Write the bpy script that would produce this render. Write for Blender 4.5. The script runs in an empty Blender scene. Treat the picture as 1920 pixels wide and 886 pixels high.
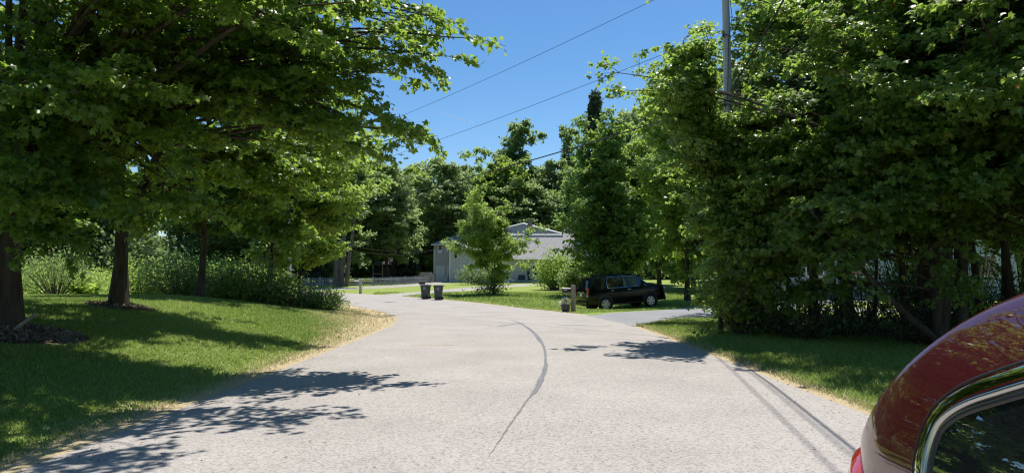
import bpy, bmesh, math, random
import numpy as np
from mathutils import Vector, Matrix
R = math.radians
sc = bpy.context.scene
# ------------------------------------------------------------------ camera, sky, sun, exposure
CAM_H, F, PITCH = 1.55, 1300.0, math.atan(81/1300.0)
cam = bpy.data.objects.new('camera', bpy.data.cameras.new('camera'))
sc.collection.objects.link(cam); sc.camera = cam
cam.location = (0, 0, CAM_H); cam.rotation_euler = (math.pi/2+PITCH, 0, 0)
cam.data.sensor_width = 36; cam.data.lens = 36*F/1920; cam.data.clip_start = .05; cam.data.clip_end = 8000
SUN_EL, SUN_AZ = R(68), R(23)          # azimuth measured from +Y (ahead) towards +X (right)
SV = Vector((math.sin(SUN_AZ)*math.cos(SUN_EL), math.cos(SUN_AZ)*math.cos(SUN_EL), math.sin(SUN_EL)))
sun = bpy.data.objects.new('sun', bpy.data.lights.new('sun', 'SUN'))
sc.collection.objects.link(sun); sun.data.energy = 4.6; sun.data.angle = R(.53); sun.data.color = (1, .955, .88)
sun.rotation_euler = (-SV).to_track_quat('-Z', 'Y').to_euler(); sun.location = (20, 40, 60)
w = bpy.data.worlds.new('World'); sc.world = w; w.use_nodes = True
nt = w.node_tree; nt.nodes.clear()
o_ = nt.nodes.new('ShaderNodeOutputWorld'); b_ = nt.nodes.new('ShaderNodeBackground'); s_ = nt.nodes.new('ShaderNodeTexSky')
s_.sky_type = 'NISHITA'; s_.sun_disc = False; s_.sun_elevation = SUN_EL; s_.sun_rotation = SUN_AZ
s_.air_density = 1.0; s_.dust_density = .3; s_.ozone_density = 2.2; s_.altitude = 100
b_.inputs['Strength'].default_value = .09
hs = nt.nodes.new('ShaderNodeHueSaturation'); hs.inputs['Saturation'].default_value = 1.28
nt.links.new(s_.outputs[0], hs.inputs['Color']); nt.links.new(hs.outputs[0], b_.inputs[0]); nt.links.new(b_.outputs[0], o_.inputs[0])
sc.view_settings.view_transform = 'Standard'; sc.view_settings.look = 'None'
sc.view_settings.exposure = 0.6; sc.view_settings.gamma = 1; sc.view_settings.use_curve_mapping = False
sc.render.engine = 'CYCLES'
cy = sc.cycles
cy.max_bounces = 9; cy.diffuse_bounces = 6; cy.glossy_bounces = 3; cy.transmission_bounces = 5; cy.transparent_max_bounces = 6
cy.use_denoising = True; cy.caustics_reflective = False; cy.caustics_refractive = False; cy.sample_clamp_indirect = 4
try: cy.denoiser = 'OPENIMAGEDENOISE'; cy.denoising_input_passes = 'RGB_ALBEDO_NORMAL'; cy.denoising_prefilter = 'ACCURATE'
except Exception: pass
cy.filter_width = 1.2

# ------------------------------------------------------------------ helpers
def link(o): sc.collection.objects.link(o); return o
def tag(o, label=None, cat=None, group=None, kind=None):
    if label: o['label'] = label
    if cat: o['category'] = cat
    if group: o['group'] = group
    if kind: o['kind'] = kind
    return o
def empty(name, loc, rz=0, label=None, cat=None, group=None):
    o = link(bpy.data.objects.new(name, None)); o.location = loc; o.rotation_euler = (0, 0, rz); o.empty_display_size = .3
    return tag(o, label, cat, group)
def mk(name, V, tris=None, quads=None, mat=None, parent=None, smooth=False, attrs=None, ngons=None):
    V = np.asarray(V, dtype=np.float32).reshape(-1, 3)
    me = bpy.data.meshes.new(name)
    loops, tot = [], []
    for arr, k in ((tris, 3), (quads, 4)):
        if arr is not None and len(arr):
            a = np.asarray(arr, dtype=np.int32).reshape(-1, k); loops.append(a.ravel()); tot.append(np.full(len(a), k, np.int32))
    if ngons:
        for g in ngons: loops.append(np.asarray(g, np.int32)); tot.append(np.array([len(g)], np.int32))
    L = np.concatenate(loops); T = np.concatenate(tot); S = np.concatenate(([0], np.cumsum(T)[:-1])).astype(np.int32)
    me.vertices.add(len(V)); me.vertices.foreach_set('co', V.ravel())
    me.loops.add(len(L)); me.loops.foreach_set('vertex_index', L)
    me.polygons.add(len(T)); me.polygons.foreach_set('loop_start', S)
    try: me.polygons.foreach_set('loop_total', T)
    except Exception: pass
    if smooth: me.polygons.foreach_set('use_smooth', np.ones(len(T), bool))
    for nme, arr in (attrs or {}).items():
        at = me.attributes.new(nme, 'FLOAT', 'POINT'); at.data.foreach_set('value', np.asarray(arr, np.float32))
    me.update(calc_edges=True)
    if mat: me.materials.append(mat)
    o = link(bpy.data.objects.new(name, me))
    if parent: o.parent = parent
    return o
class MB:
    """collects polygons, then builds ONE mesh"""
    def __init__(s): s.v = []; s.f = []
    def poly(s, pts): n = len(s.v); s.v += [tuple(p) for p in pts]; s.f.append(list(range(n, n+len(pts)))); return s
    def add(s, vs, fs): n = len(s.v); s.v += [tuple(p) for p in vs]; s.f += [[i+n for i in f] for f in fs]; return s
    def box(s, c, d, rz=0, M=None, taper=(1, 1)):
        vs = []
        for z in (-.5, .5):
            tx, ty = taper if z > 0 else (1, 1)
            for x, y in ((-.5, -.5), (.5, -.5), (.5, .5), (-.5, .5)):
                p = Vector((x*d[0]*tx, y*d[1]*ty, z*d[2]))
                if M: p = M @ p
                if rz: p = Matrix.Rotation(rz, 3, 'Z') @ p
                vs.append(p+Vector(c))
        return s.add(vs, [(3, 2, 1, 0), (4, 5, 6, 7), (0, 1, 5, 4), (1, 2, 6, 5), (2, 3, 7, 6), (3, 0, 4, 7)])
    def tube(s, pts, rad, k=8, cap=True):
        pts = [Vector(p) for p in pts]
        if not hasattr(rad, '__len__'): rad = [rad]*len(pts)
        vs, fs = [], []
        for i, p in enumerate(pts):
            t = (pts[min(i+1, len(pts)-1)]-pts[max(i-1, 0)]).normalized()
            a = t.cross(Vector((0, 0, 1)) if abs(t.z) < .9 else Vector((1, 0, 0))).normalized(); b = t.cross(a)
            for j in range(k):
                q = 2*math.pi*j/k; vs.append(p+(a*math.cos(q)+b*math.sin(q))*rad[i])
        for i in range(len(pts)-1):
            for j in range(k): fs.append((i*k+j, (i+1)*k+j, (i+1)*k+(j+1) % k, i*k+(j+1) % k))
        if cap: fs.append(list(range(k))); fs.append([(len(pts)-1)*k+j for j in range(k)][::-1])
        return s.add(vs, fs)
    def lathe(s, prof, c=(0, 0, 0), k=20, axis='Z', M=None, cap=True):
        vs, fs = [], []
        for r, h in prof:
            for j in range(k):
                q = 2*math.pi*j/k; p = Vector((r*math.cos(q), r*math.sin(q), h))
                if axis == 'Y': p = Vector((p.x, p.z, p.y))
                if axis == 'X': p = Vector((p.z, p.x, p.y))
                if M: p = M @ p
                vs.append(p+Vector(c))
        n = len(prof)
        for i in range(n-1):
            for j in range(k): fs.append((i*k+j, i*k+(j+1) % k, (i+1)*k+(j+1) % k, (i+1)*k+j))
        if cap: fs.append(list(range(k))[::-1]); fs.append([(n-1)*k+j for j in range(k)])
        return s.add(vs, fs)
    def build(s, name, mat, parent=None, smooth=False, bevel=0, fix=True):
        me = bpy.data.meshes.new(name); me.from_pydata(s.v, [], s.f)
        if fix:
            bm = bmesh.new(); bm.from_mesh(me); bmesh.ops.recalc_face_normals(bm, faces=bm.faces)
            bm.to_mesh(me); bm.free()
        me.materials.append(mat)
        if smooth:
            for p in me.polygons: p.use_smooth = True
        o = link(bpy.data.objects.new(name, me))
        if parent: o.parent = parent
        if bevel:
            m = o.modifiers.new('bevel', 'BEVEL'); m.width = bevel; m.segments = 2; m.limit_method = 'ANGLE'
        return o
def copy_tree(o, parent=None):
    c = o.copy(); link(c); c.parent = parent
    for ch in list(o.children): copy_tree(ch, c)
    return c

# ------------------------------------------------------------------ materials
def newmat(name):
    m = bpy.data.materials.new(name); m.use_nodes = True; return m, m.node_tree, m.node_tree.nodes['Principled BSDF']
def mat(name, col, rough=.6, metal=0, spec=.5, noise=0, nscale=20, col2=None, bump=0, bscale=None, coat=0, stretch=None, emit=None):
    m, t, p = newmat(name)
    p.inputs['Roughness'].default_value = rough; p.inputs['Metallic'].default_value = metal
    p.inputs['Specular IOR Level'].default_value = spec; p.inputs['Coat Weight'].default_value = coat
    p.inputs['Coat Roughness'].default_value = .03
    p.inputs['Base Color'].default_value = (*col, 1)
    if noise or col2 or bump:
        tc = t.nodes.new('ShaderNodeTexCoord'); mp = t.nodes.new('ShaderNodeMapping')
        if stretch: mp.inputs['Scale'].default_value = stretch
        t.links.new(tc.outputs['Object'], mp.inputs[0])
        n = t.nodes.new('ShaderNodeTexNoise'); n.inputs['Scale'].default_value = nscale; n.inputs['Detail'].default_value = 5
        t.links.new(mp.outputs[0], n.inputs['Vector'])
        r = t.nodes.new('ShaderNodeValToRGB'); t.links.new(n.outputs[0], r.inputs[0])
        c2 = col2 or tuple(min(1, c*(1+noise)) for c in col); c1 = col if col2 else tuple(c*(1-noise) for c in col)
        r.color_ramp.elements[0].position = .32; r.color_ramp.elements[1].position = .68
        r.color_ramp.elements[0].color = (*c1, 1); r.color_ramp.elements[1].color = (*c2, 1)
        t.links.new(r.outputs[0], p.inputs['Base Color'])
        if bump:
            n2 = t.nodes.new('ShaderNodeTexNoise'); n2.inputs['Scale'].default_value = bscale or nscale; n2.inputs['Detail'].default_value = 4
            t.links.new(mp.outputs[0], n2.inputs['Vector'])
            bp = t.nodes.new('ShaderNodeBump'); bp.inputs['Strength'].default_value = bump; bp.inputs['Distance'].default_value = .02
            t.links.new(n2.outputs[0], bp.inputs['Height']); t.links.new(bp.outputs[0], p.inputs['Normal'])
    return m
def leafmat(name, c0, c1, trans, rough=.45, spec=.45, tw=.38, young=None):
    m, t, p = newmat(name); N = t.nodes; L = t.links
    at = N.new('ShaderNodeAttribute'); at.attribute_name = 'var'
    r = N.new('ShaderNodeValToRGB'); e = r.color_ramp.elements
    e[0].color = (*c0, 1); e[1].color = (*c1, 1); e[1].position = .9
    if young:
        x = e.new(.985); x.color = (*c1, 1); x = e.new(.99); x.color = (*young, 1)
    L.new(at.outputs['Fac'], r.inputs[0])
    oi = N.new('ShaderNodeObjectInfo'); h = N.new('ShaderNodeHueSaturation')
    ma = N.new('ShaderNodeMapRange'); ma.inputs['To Min'].default_value = .488; ma.inputs['To Max'].default_value = .512
    L.new(oi.outputs['Random'], ma.inputs[0]); L.new(ma.outputs[0], h.inputs['Hue']); L.new(r.outputs[0], h.inputs['Color'])
    L.new(h.outputs[0], p.inputs['Base Color'])
    p.inputs['Roughness'].default_value = rough; p.inputs['Specular IOR Level'].default_value = spec
    tr = N.new('ShaderNodeBsdfTranslucent'); mxc = N.new('ShaderNodeMix'); mxc.data_type = 'RGBA'
    mxc.inputs[0].default_value = .75; L.new(h.outputs[0], mxc.inputs[6]); mxc.inputs[7].default_value = (*trans, 1); L.new(mxc.outputs[2], tr.inputs[0])
    mx = N.new('ShaderNodeMixShader'); mx.inputs[0].default_value = tw
    L.new(p.outputs[0], mx.inputs[1]); L.new(tr.outputs[0], mx.inputs[2]); L.new(mx.outputs[0], N['Material Output'].inputs[0])
    return m
LM = dict(
 maple=leafmat('leaf_maple', (.048, .092, .020), (.115, .185, .038), (.48, .70, .09), .42, .5, .47),
 right=leafmat('leaf_red_maple', (.064, .118, .030), (.165, .245, .058), (.50, .72, .12), .36, .6, .46, young=(.45, .16, .05)),
 light=leafmat('leaf_light', (.105, .17, .034), (.20, .28, .062), (.55, .75, .11), .5, .35, .48),
 mid=leafmat('leaf_mid', (.078, .130, .042), (.165, .23, .075), (.44, .62, .17), .5, .4, .46),
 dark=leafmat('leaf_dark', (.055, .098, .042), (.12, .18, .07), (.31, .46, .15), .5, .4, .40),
 far=leafmat('leaf_far', (.10, .155, .065), (.21, .275, .11), (.50, .66, .22), .45, .5, .52),
 needle=leafmat('leaf_needle', (.060, .100, .075), (.13, .18, .12), (.14, .22, .12), .55, .3, .2),
 bright=leafmat('leaf_bright', (.13, .21, .045), (.24, .33, .08), (.57, .78, .15), .5, .3, .48),
 dusty=leafmat('leaf_dusty', (.085, .14, .05), (.18, .24, .10), (.34, .48, .14), .55, .35, .38))
bark = mat('bark', (.035, .027, .022), .9, nscale=9, col2=(.10, .08, .066), bump=.9, bscale=14, stretch=(1, 1, .18), spec=.2)
bark_l = mat('bark_grey', (.085, .07, .06), .9, nscale=9, col2=(.18, .155, .135), bump=.6, bscale=14, stretch=(1, 1, .22), spec=.2)
white_p = mat('white_paint', (.72, .72, .70), .5, noise=.05, nscale=3)
black_p = mat('black_plastic', (.012, .012, .013), .45)
rubber = mat('rubber', (.018, .018, .018), .85, spec=.3)
chrome = mat('chrome', (.75, .75, .76), .08, 1)
dglass = mat('dark_glass', (.012, .014, .017), .03, spec=.8)
wood_g = mat('weathered_post', (.22, .19, .16), .85, nscale=12, col2=(.38, .34, .30), bump=.4, stretch=(1, 1, .12), spec=.2)
wire_m = mat('wire_black', (.02, .02, .022), .6)

# ------------------------------------------------------------------ terrain
RC0 = np.array([(0.02, -90), (.02, -60), (.02, -30), (.02, 0), (.06, 12), (.08, 20), (-.1, 25), (-.9, 30.5), (-3.3, 37.5), (-7.4, 46.2), (-13, 54), (-20, 60.2), (-30, 65.5), (-46, 71), (-70, 77), (-110, 84)], float)
def smooth_line(P, step=1.0):
    P = np.asarray(P, float); out = []
    for i in range(len(P)-1):
        p0, p1, p2, p3 = P[max(i-1, 0)], P[i], P[i+1], P[min(i+2, len(P)-1)]
        n = max(1, int(np.linalg.norm(p2-p1)/step))
        for k in range(n):
            t = k/n; d = np.linalg.norm(p2-p1)
            m1 = (p2-p0)/max(np.linalg.norm(p2-p1)+np.linalg.norm(p1-p0), 1e-6)*d; m2 = (p3-p1)/max(np.linalg.norm(p3-p2)+np.linalg.norm(p2-p1), 1e-6)*d
            out.append((2*t**3-3*t**2+1)*p1+(t**3-2*t**2+t)*m1+(-2*t**3+3*t**2)*p2+(t**3-t**2)*m2)
    out.append(P[-1]); return np.array(out)
RC = smooth_line(RC0, 1.6)
def sdist(x, y, L):
    """signed distance to polyline L, + on the right of its direction"""
    x = np.asarray(x, float); y = np.asarray(y, float); best = np.full(x.shape, 1e9); sg = np.zeros(x.shape)
    for (ax, ay), (bx, by) in zip(L[:-1], L[1:]):
        dx, dy = bx-ax, by-ay; l2 = dx*dx+dy*dy
        t = np.clip(((x-ax)*dx+(y-ay)*dy)/l2, 0, 1); ex, ey = x-ax-t*dx, y-ay-t*dy; d = ex*ex+ey*ey
        m = d < best; best = np.where(m, d, best); sg = np.where(m, np.sign(dy*(x-ax)-dx*(y-ay)), sg)
    return np.sqrt(best)*sg
def sst(t): t = np.clip(t, 0, 1); return t*t*(3-2*t)
HW = 4.15
def fz(x, y, d=None):
    x = np.asarray(x, float); y = np.asarray(y, float)
    if d is None: d = sdist(x, y, RC0)
    z = .025*5*np.log1p(np.exp(np.clip((y-46)/5, -30, 30)))
    z = np.where(y > 130, z-(.025*(y-130)*.7), z)
    z = z-.36*np.exp(-((x-5.4)/3.6)**2-((y-42)/4.6)**2)
    left = np.clip(-d-HW, 0, None)
    z = z+.95*sst(left/9)*(1-sst((y-25)/13))*sst((y+40)/20)
    z = z-.07*np.exp(-((np.abs(d)-HW-.6)/.5)**2)
    return z
def F1(x, y): return float(fz(np.array([x]), np.array([y]))[0])
def at(px, Y, py=None):
    """point at depth Y that projects to column px (rows: py, else on the ground)"""
    cs, sn = math.cos(PITCH), math.sin(PITCH)
    if py is None:
        x = (px-960)/F*(Y*cs); z = F1(x, Y)                       # depth along the axis ~ Y cos + ...
        dep = Y*cs+(z-CAM_H)*sn; x = (px-960)/F*dep; return (x, Y, F1(x, Y))
    b = (443-py)/F; s = Y/(cs-b*sn); return ((px-960)/F*s, Y, CAM_H+s*(sn+b*cs))
D1 = smooth_line([(.6, 24.3), (4.2, 28.2), (9.8, 35.2), (15.5, 42.5), (24, 50), (40, 56), (60, 58)], 1.2)
D2 = smooth_line([(-13.5, 54.5), (-9.2, 58.5), (-6.2, 66), (-3.2, 74.5), (.6, 80.5), (2.5, 86)], 1.2)
D3 = smooth_line([(-30, 66), (-23, 66.8), (-17.2, 71), (-13.2, 79), (-10.6, 87), (-9.4, 93.6)], 1.2)
# far road seen through the right-hand trees (the neighbour's pale drive)
D4 = smooth_line([(16, 36), (24, 34), (40, 33), (70, 30)], 2)
gx = np.unique(np.concatenate([-np.geomspace(45, 1500, 26), np.arange(-45, 45.01, .33), np.geomspace(45, 1500, 26)]))
gy = np.unique(np.concatenate([-np.geomspace(14, 1500, 26), np.arange(-14, 30, .3), np.arange(30, 112, .5), np.geomspace(112, 3000, 30)]))
GX, GY = np.meshgrid(gx, gy); gd = sdist(GX, GY, RC)
GZ = fz(GX, GY, gd)
under = np.maximum.reduce([sst((HW-.12-np.abs(gd))/.25)] + [sst((hw-.15-np.abs(sdist(GX, GY, L)))/.3)*((GY > 20) & (GY < 130)) for L, hw in ((D1, 2.7), (D2, 1.7), (D3, 2.0), (D4, 2.2))])
rng = np.random.default_rng(3)
GZ = GZ-.05*under
le = -gd-HW
dryw = .45+2.7*np.exp(-((GY-30)/9)**2)
nz = .25*np.sin(GX*2.1+GY*1.3)+.2*np.sin(GX*.7-GY*1.9+1)
dry = np.where(gd < 0, 1-sst((le-dryw*(1+nz))/.35), 1-sst((gd-HW-.22*(1+2*nz)-2.4*np.exp(-((GY-23.5)/3.6)**2))/.4))
dry = np.maximum(dry, .08*((GY > 44) & (gd > 0)))
floor_ = sst((GX-6.6-.02*GY)/1.5)*sst((GY-4)/5)*(1-sst((GY-22)/3))*sst((D1[0][0]+40-GX)/5)
bx = sst((-GX-17)/3)
m1 = at(10, 12.4)
m1 = at(4, 13.0); m2 = at(222, 19.0); floor_ = np.maximum.reduce([floor_, 1-sst((np.hypot(GX-m1[0]+.1, (GY-m1[1]+.3)/.85)-1.35)/.35), 1-sst((np.hypot(GX-m2[0], (GY-m2[1])/.85)-.8)/.3)])
nx, ny = len(gx), len(gy)
ii = (np.arange(ny-1)[:, None]*nx+np.arange(nx-1)[None]).ravel()
quads = np.stack([ii, ii+1, ii+nx+1, ii+nx], 1)
def ground_mat():
    m, t, p = newmat('grass_ground'); N = t.nodes; L = t.links
    g = N.new('ShaderNodeNewGeometry')
    def noise(s, d=6, vec=None, r=.6):
        n = N.new('ShaderNodeTexNoise'); n.inputs['Scale'].default_value = s; n.inputs['Detail'].default_value = d; n.inputs['Roughness'].default_value = r
        L.new(vec or g.outputs['Position'], n.inputs['Vector']); return n
    def ramp(src, stops):
        r = N.new('ShaderNodeValToRGB'); L.new(src, r.inputs[0]); e = r.color_ramp.elements
        e[0].position, e[0].color = stops[0][0], (*stops[0][1], 1); e[1].position, e[1].color = stops[-1][0], (*stops[-1][1], 1)
        for q, c in stops[1:-1]: x = e.new(q); x.color = (*c, 1)
        return r
    def mix(f, a, b):
        x = N.new('ShaderNodeMix'); x.data_type = 'RGBA'; L.new(f, x.inputs[0]); L.new(a, x.inputs[6]); L.new(b, x.inputs[7]); return x.outputs[2]
    n1, n2, n3 = noise(.5, 5), noise(9, 6), noise(55, 3)
    grass = ramp(n2.outputs[0], [(.3, (.13, .19, .042)), (.5, (.20, .27, .065)), (.72, (.30, .35, .11))])
    grass2 = ramp(n3.outputs[0], [(.3, (.13, .20, .032)), (.7, (.31, .38, .085))])
    c = mix(n1.outputs[0], grass.outputs[0], grass2.outputs[0])
    yel = ramp(n2.outputs[0], [(.3, (.16, .15, .05)), (.7, (.26, .24, .10))])
    ny_ = noise(.25, 4); fr = ramp(ny_.outputs[0], [(.48, (0, 0, 0)), (.7, (.45, .45, .45))]); c = mix(fr.outputs[0], c, yel.outputs[0])
    straw = ramp(n3.outputs[0], [(.25, (.30, .22, .12)), (.5, (.46, .37, .22)), (.75, (.60, .52, .36))])
    a = N.new('ShaderNodeAttribute'); a.attribute_name = 'dry'
    ay = N.new('ShaderNodeAttribute'); ay.attribute_name = 'yard'; c = mix(ay.outputs['Fac'], c, ramp(n2.outputs[0], [(.3, (.15, .22, .04)), (.7, (.27, .33, .08))]).outputs[0])
    ad = N.new('ShaderNodeMath'); ad.operation = 'MULTIPLY_ADD'; ad.inputs[1].default_value = 1.3; ad.use_clamp = True
    nn = noise(3.5, 6); mm = N.new('ShaderNodeMath'); mm.operation = 'MULTIPLY_ADD'; mm.inputs[1].default_value = 1.5; mm.inputs[2].default_value = -.72
    L.new(nn.outputs[0], mm.inputs[0]); L.new(a.outputs['Fac'], ad.inputs[0]); L.new(mm.outputs[0], ad.inputs[2])
    mu = N.new('ShaderNodeMath'); mu.operation = 'MULTIPLY'; mu.use_clamp = True; L.new(ad.outputs[0], mu.inputs[0])
    gt = N.new('ShaderNodeMath'); gt.operation = 'MULTIPLY'; gt.inputs[1].default_value = 4; gt.use_clamp = True; L.new(a.outputs['Fac'], gt.inputs[0]); L.new(gt.outputs[0], mu.inputs[1])
    c = mix(mu.outputs[0], c, straw.outputs[0])
    soil = ramp(n2.outputs[0], [(.3, (.035, .028, .018)), (.7, (.11, .085, .055))])
    a2 = N.new('ShaderNodeAttribute'); a2.attribute_name = 'litter'; c = mix(a2.outputs['Fac'], c, soil.outputs[0])
    L.new(c, p.inputs['Base Color']); p.inputs['Roughness'].default_value = .9; p.inputs['Specular IOR Level'].default_value = .15
    b = N.new('ShaderNodeBump'); b.inputs['Strength'].default_value = .9; b.inputs['Distance'].default_value = .03; L.new(n3.outputs[0], b.inputs['Height']); L.new(b.outputs[0], p.inputs['Normal'])
    return m
ground = mk('ground', np.stack([GX, GY, GZ], -1), quads=quads, mat=ground_mat(), smooth=True, attrs={'dry': dry.ravel(), 'litter': floor_.ravel(), 'yard': (.8*sst((GY-22)/10)*(gd > 0)).ravel()})
tag(ground, kind='structure')

def asphalt(name, c0, c1, spk=.5, tone=.12):
    m, t, p = newmat(name); N = t.nodes; L = t.links; g = N.new('ShaderNodeNewGeometry')
    v = N.new('ShaderNodeTexVoronoi'); v.inputs['Scale'].default_value = 48; L.new(g.outputs['Position'], v.inputs['Vector'])
    n = N.new('ShaderNodeTexNoise'); n.inputs['Scale'].default_value = 34; n.inputs['Detail'].default_value = 8; n.inputs['Roughness'].default_value = .78; L.new(g.outputs['Position'], n.inputs['Vector'])
    n2 = N.new('ShaderNodeTexNoise'); n2.inputs['Scale'].default_value = .6; n2.inputs['Detail'].default_value = 6; L.new(g.outputs['Position'], n2.inputs['Vector'])
    bw = N.new('ShaderNodeRGBToBW'); L.new(v.outputs['Color'], bw.inputs[0])
    m1_ = N.new('ShaderNodeMath'); m1_.operation = 'MULTIPLY_ADD'; m1_.inputs[1].default_value = spk; L.new(bw.outputs[0], m1_.inputs[0]); L.new(n.outputs[0], m1_.inputs[2])
    r = N.new('ShaderNodeValToRGB'); e = r.color_ramp.elements; e[0].position = .38; e[0].color = (*c0, 1); e[1].position = .5+spk; e[1].color = (*c1, 1)
    x = e.new(.6); x.color = (*[(a*.35+b*.65)*.92 for a, b in zip(c0, c1)], 1)
    L.new(m1_.outputs[0], r.inputs[0])
    mr = N.new('ShaderNodeMapRange'); mr.inputs['From Min'].default_value = .3; mr.inputs['From Max'].default_value = .7; mr.inputs['To Min'].default_value = 1-tone; mr.inputs['To Max'].default_value = 1+tone; L.new(n2.outputs[0], mr.inputs[0])
    vm = N.new('ShaderNodeVectorMath'); vm.operation = 'SCALE'; L.new(r.outputs[0], vm.inputs[0]); L.new(mr.outputs[0], vm.inputs['Scale'])
    L.new(vm.outputs[0], p.inputs['Base Color']); p.inputs['Roughness'].default_value = .85; p.inputs['Specular IOR Level'].default_value = .25
    b = N.new('ShaderNodeBump'); b.inputs['Strength'].default_value = .6; b.inputs['Distance'].default_value = .006; L.new(m1_.outputs[0], b.inputs['Height']); L.new(b.outputs[0], p.inputs['Normal'])
    return m
road_m = asphalt('road_asphalt', (.076, .069, .063), (.365, .336, .312), .75, .09)
drive_m = asphalt('drive_asphalt', (.11, .113, .118), (.27, .275, .285), .3)
drive_l = asphalt('drive_pale', (.17, .16, .15), (.38, .355, .33), .3)
def ribbon(name, L, hw, m, dz, nac=9, rag=.06, seed=1, widen=None):
    L = np.asarray(L); T = np.gradient(L, axis=0); T /= np.linalg.norm(T, axis=1)[:, None]; Nn = np.stack([T[:, 1], -T[:, 0]], 1)
    rg = np.random.default_rng(seed); n = len(L); s = np.linspace(-1, 1, nac)
    hwl = np.full(n, hw)+rag*rg.normal(size=n); hwr = np.full(n, hw)+rag*rg.normal(size=n)
    if widen: a, b = widen(L); hwl += a; hwr += b
    off = np.where(s[None] < 0, s[None]*hwl[:, None], s[None]*hwr[:, None])
    X = L[:, 0, None]+Nn[:, 0, None]*off; Y = L[:, 1, None]+Nn[:, 1, None]*off
    Z = fz(X, Y)+dz; ed = np.abs(s)[None]; Z = np.where(ed > .99, Z-.02, Z)
    i = (np.arange(n-1)[:, None]*nac+np.arange(nac-1)[None]).ravel()
    o = mk(name, np.stack([X, Y, Z], -1), quads=np.stack([i, i+1, i+nac+1, i+nac], 1), mat=m, smooth=True); return tag(o, kind='structure')
RCF = smooth_line(RC0, .35); RCF = RCF[(RCF[:, 1] > -60)]
ribbon('road', RCF, HW, road_m, .014, 23, .028, 5)
ribbon('driveway', smooth_line(D1, .5), 2.75, drive_m, .008, 9, .02, 6)
ribbon('driveway', smooth_line(D2, .5), 1.75, drive_l, .009, 7, .03, 7)
ribbon('driveway', smooth_line(D3, .5), 2.05, drive_l, .009, 7, .03, 8)
ribbon('driveway', smooth_line(D4, 1), 2.2, drive_l, .010, 7, .03, 9)
# crack sealant on the road, traced and laid on the ground
def gpt(px, py):
    z = 0.0
    cs, sn = math.cos(PITCH), math.sin(PITCH); b = (443-py)/F; dx, dy, dz = (px-960)/F, cs-b*sn, sn+b*cs
    for _ in range(8):
        s = (z-CAM_H)/dz; x, y = dx*s, dy*s; z = F1(x, y)
    return x, y, z
seal_m = mat('crack_sealant', (.125, .125, .13), .6, noise=.25, nscale=14)
seal_l = mat('crack_faint', (.15, .145, .14), .8, noise=.3, nscale=30)
def stripe(name, pts, m, dz=.006, jit=0, seed=0, sub=5):
    rg = random.Random(seed); P = []
    for (a, b) in zip(pts[:-1], pts[1:]):
        for k in range(sub):
            t = k/sub; P.append([a[i]+(b[i]-a[i])*t for i in range(3)])
    P.append(list(pts[-1])); W = [gpt(p[0], p[1]) for p in P]; vs, fs = [], []
    for i, (p, q) in enumerate(zip(P, W)):
        a, b = Vector(W[max(i-1, 0)]), Vector(W[min(i+1, len(W)-1)]); t = (b-a).normalized(); n = Vector((t.y, -t.x, 0))
        hw = p[2]/2*(1+jit*rg.uniform(-1, 1)); c = Vector(q)+n*jit*.02*rg.uniform(-1, 1)
        for s in (-1, 1): v = c+n*hw*s; vs.append((v.x, v.y, F1(v.x, v.y)+.014+dz))
    for i in range(len(P)-1): fs.append((2*i, 2*i+1, 2*i+3, 2*i+2))
    me = bpy.data.meshes.new(name); me.from_pydata(vs, [], fs); me.materials.append(m); o = link(bpy.data.objects.new(name, me)); return tag(o, kind='structure')
stripe('road_crack_seal', [(958, 600, .02), (975, 606, .05), (993, 617, .08), (1005, 628, .09), (1012, 638, .11), (1017, 645, .06), (1021, 655, .05), (1023, 668, .05), (1023, 680, .05), (1024, 684, .07), (1022, 692, .085), (1018, 705, .08), (1012, 718, .095), (1008, 728, .08), (1001, 738, .065), (996, 743, .03)], seal_m, jit=.18, seed=4)
stripe('road_crack_seal', [(932, 613, .04), (950, 610, .06), (970, 607, .05), (985, 605, .03)], seal_m, .0065, jit=.3, seed=5)
stripe('road_crack', [(996, 743, .03), (985, 757, .028), (972, 776, .024), (960, 792, .022), (948, 812, .016), (935, 830, .010), (915, 860, .004)], seal_l, .0062, jit=.4, seed=6)
stripe('road_paint_mark', [(780, 648, .03), (815, 648, .05), (855, 647, .04)], mat('faded_orange', (.50, .36, .20), .8, noise=.2, nscale=40), .0055, jit=.2)
stripe('road_patch', [(1045, 609, .5), (1090, 608, .9), (1140, 611, .35)], mat('patch', (.30, .29, .28), .85, noise=.2, nscale=30), .0050, jit=.2)
stripe('road_patch', [(722, 567, .35), (733, 566, .55), (745, 566, .3)], mat('patch_dark', (.12, .11, .10), .85, noise=.2), .0052, jit=.1)

# ------------------------------------------------------------------ vegetation
def nrm(a): return a/np.maximum(np.linalg.norm(a, axis=-1, keepdims=True), 1e-9)
def tubes(P, Rr, k):
    """P (N,m,3) R (N,m) -> verts, quads"""
    N, m, _ = P.shape; T = nrm(np.gradient(P, axis=1)); up = np.where(np.abs(T[..., 2:3]) < .9, np.array([0, 0, 1.]), np.array([1., 0, 0]))
    A = nrm(np.cross(T, up)); B = np.cross(T, A); q = np.arange(k)*2*np.pi/k
    V = P[:, :, None]+Rr[:, :, None, None]*(A[:, :, None]*np.cos(q)[None, None, :, None]+B[:, :, None]*np.sin(q)[None, None, :, None])
    base = np.arange(N)[:, None, None]*m*k+np.arange(m-1)[None, :, None]*k; j = np.arange(k)[None, None]; j2 = (j+1) % k
    Q = np.stack([base+j, base+k+j, base+k+j2, base+j2], -1).reshape(-1, 4); return V.reshape(-1, 3), Q
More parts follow.
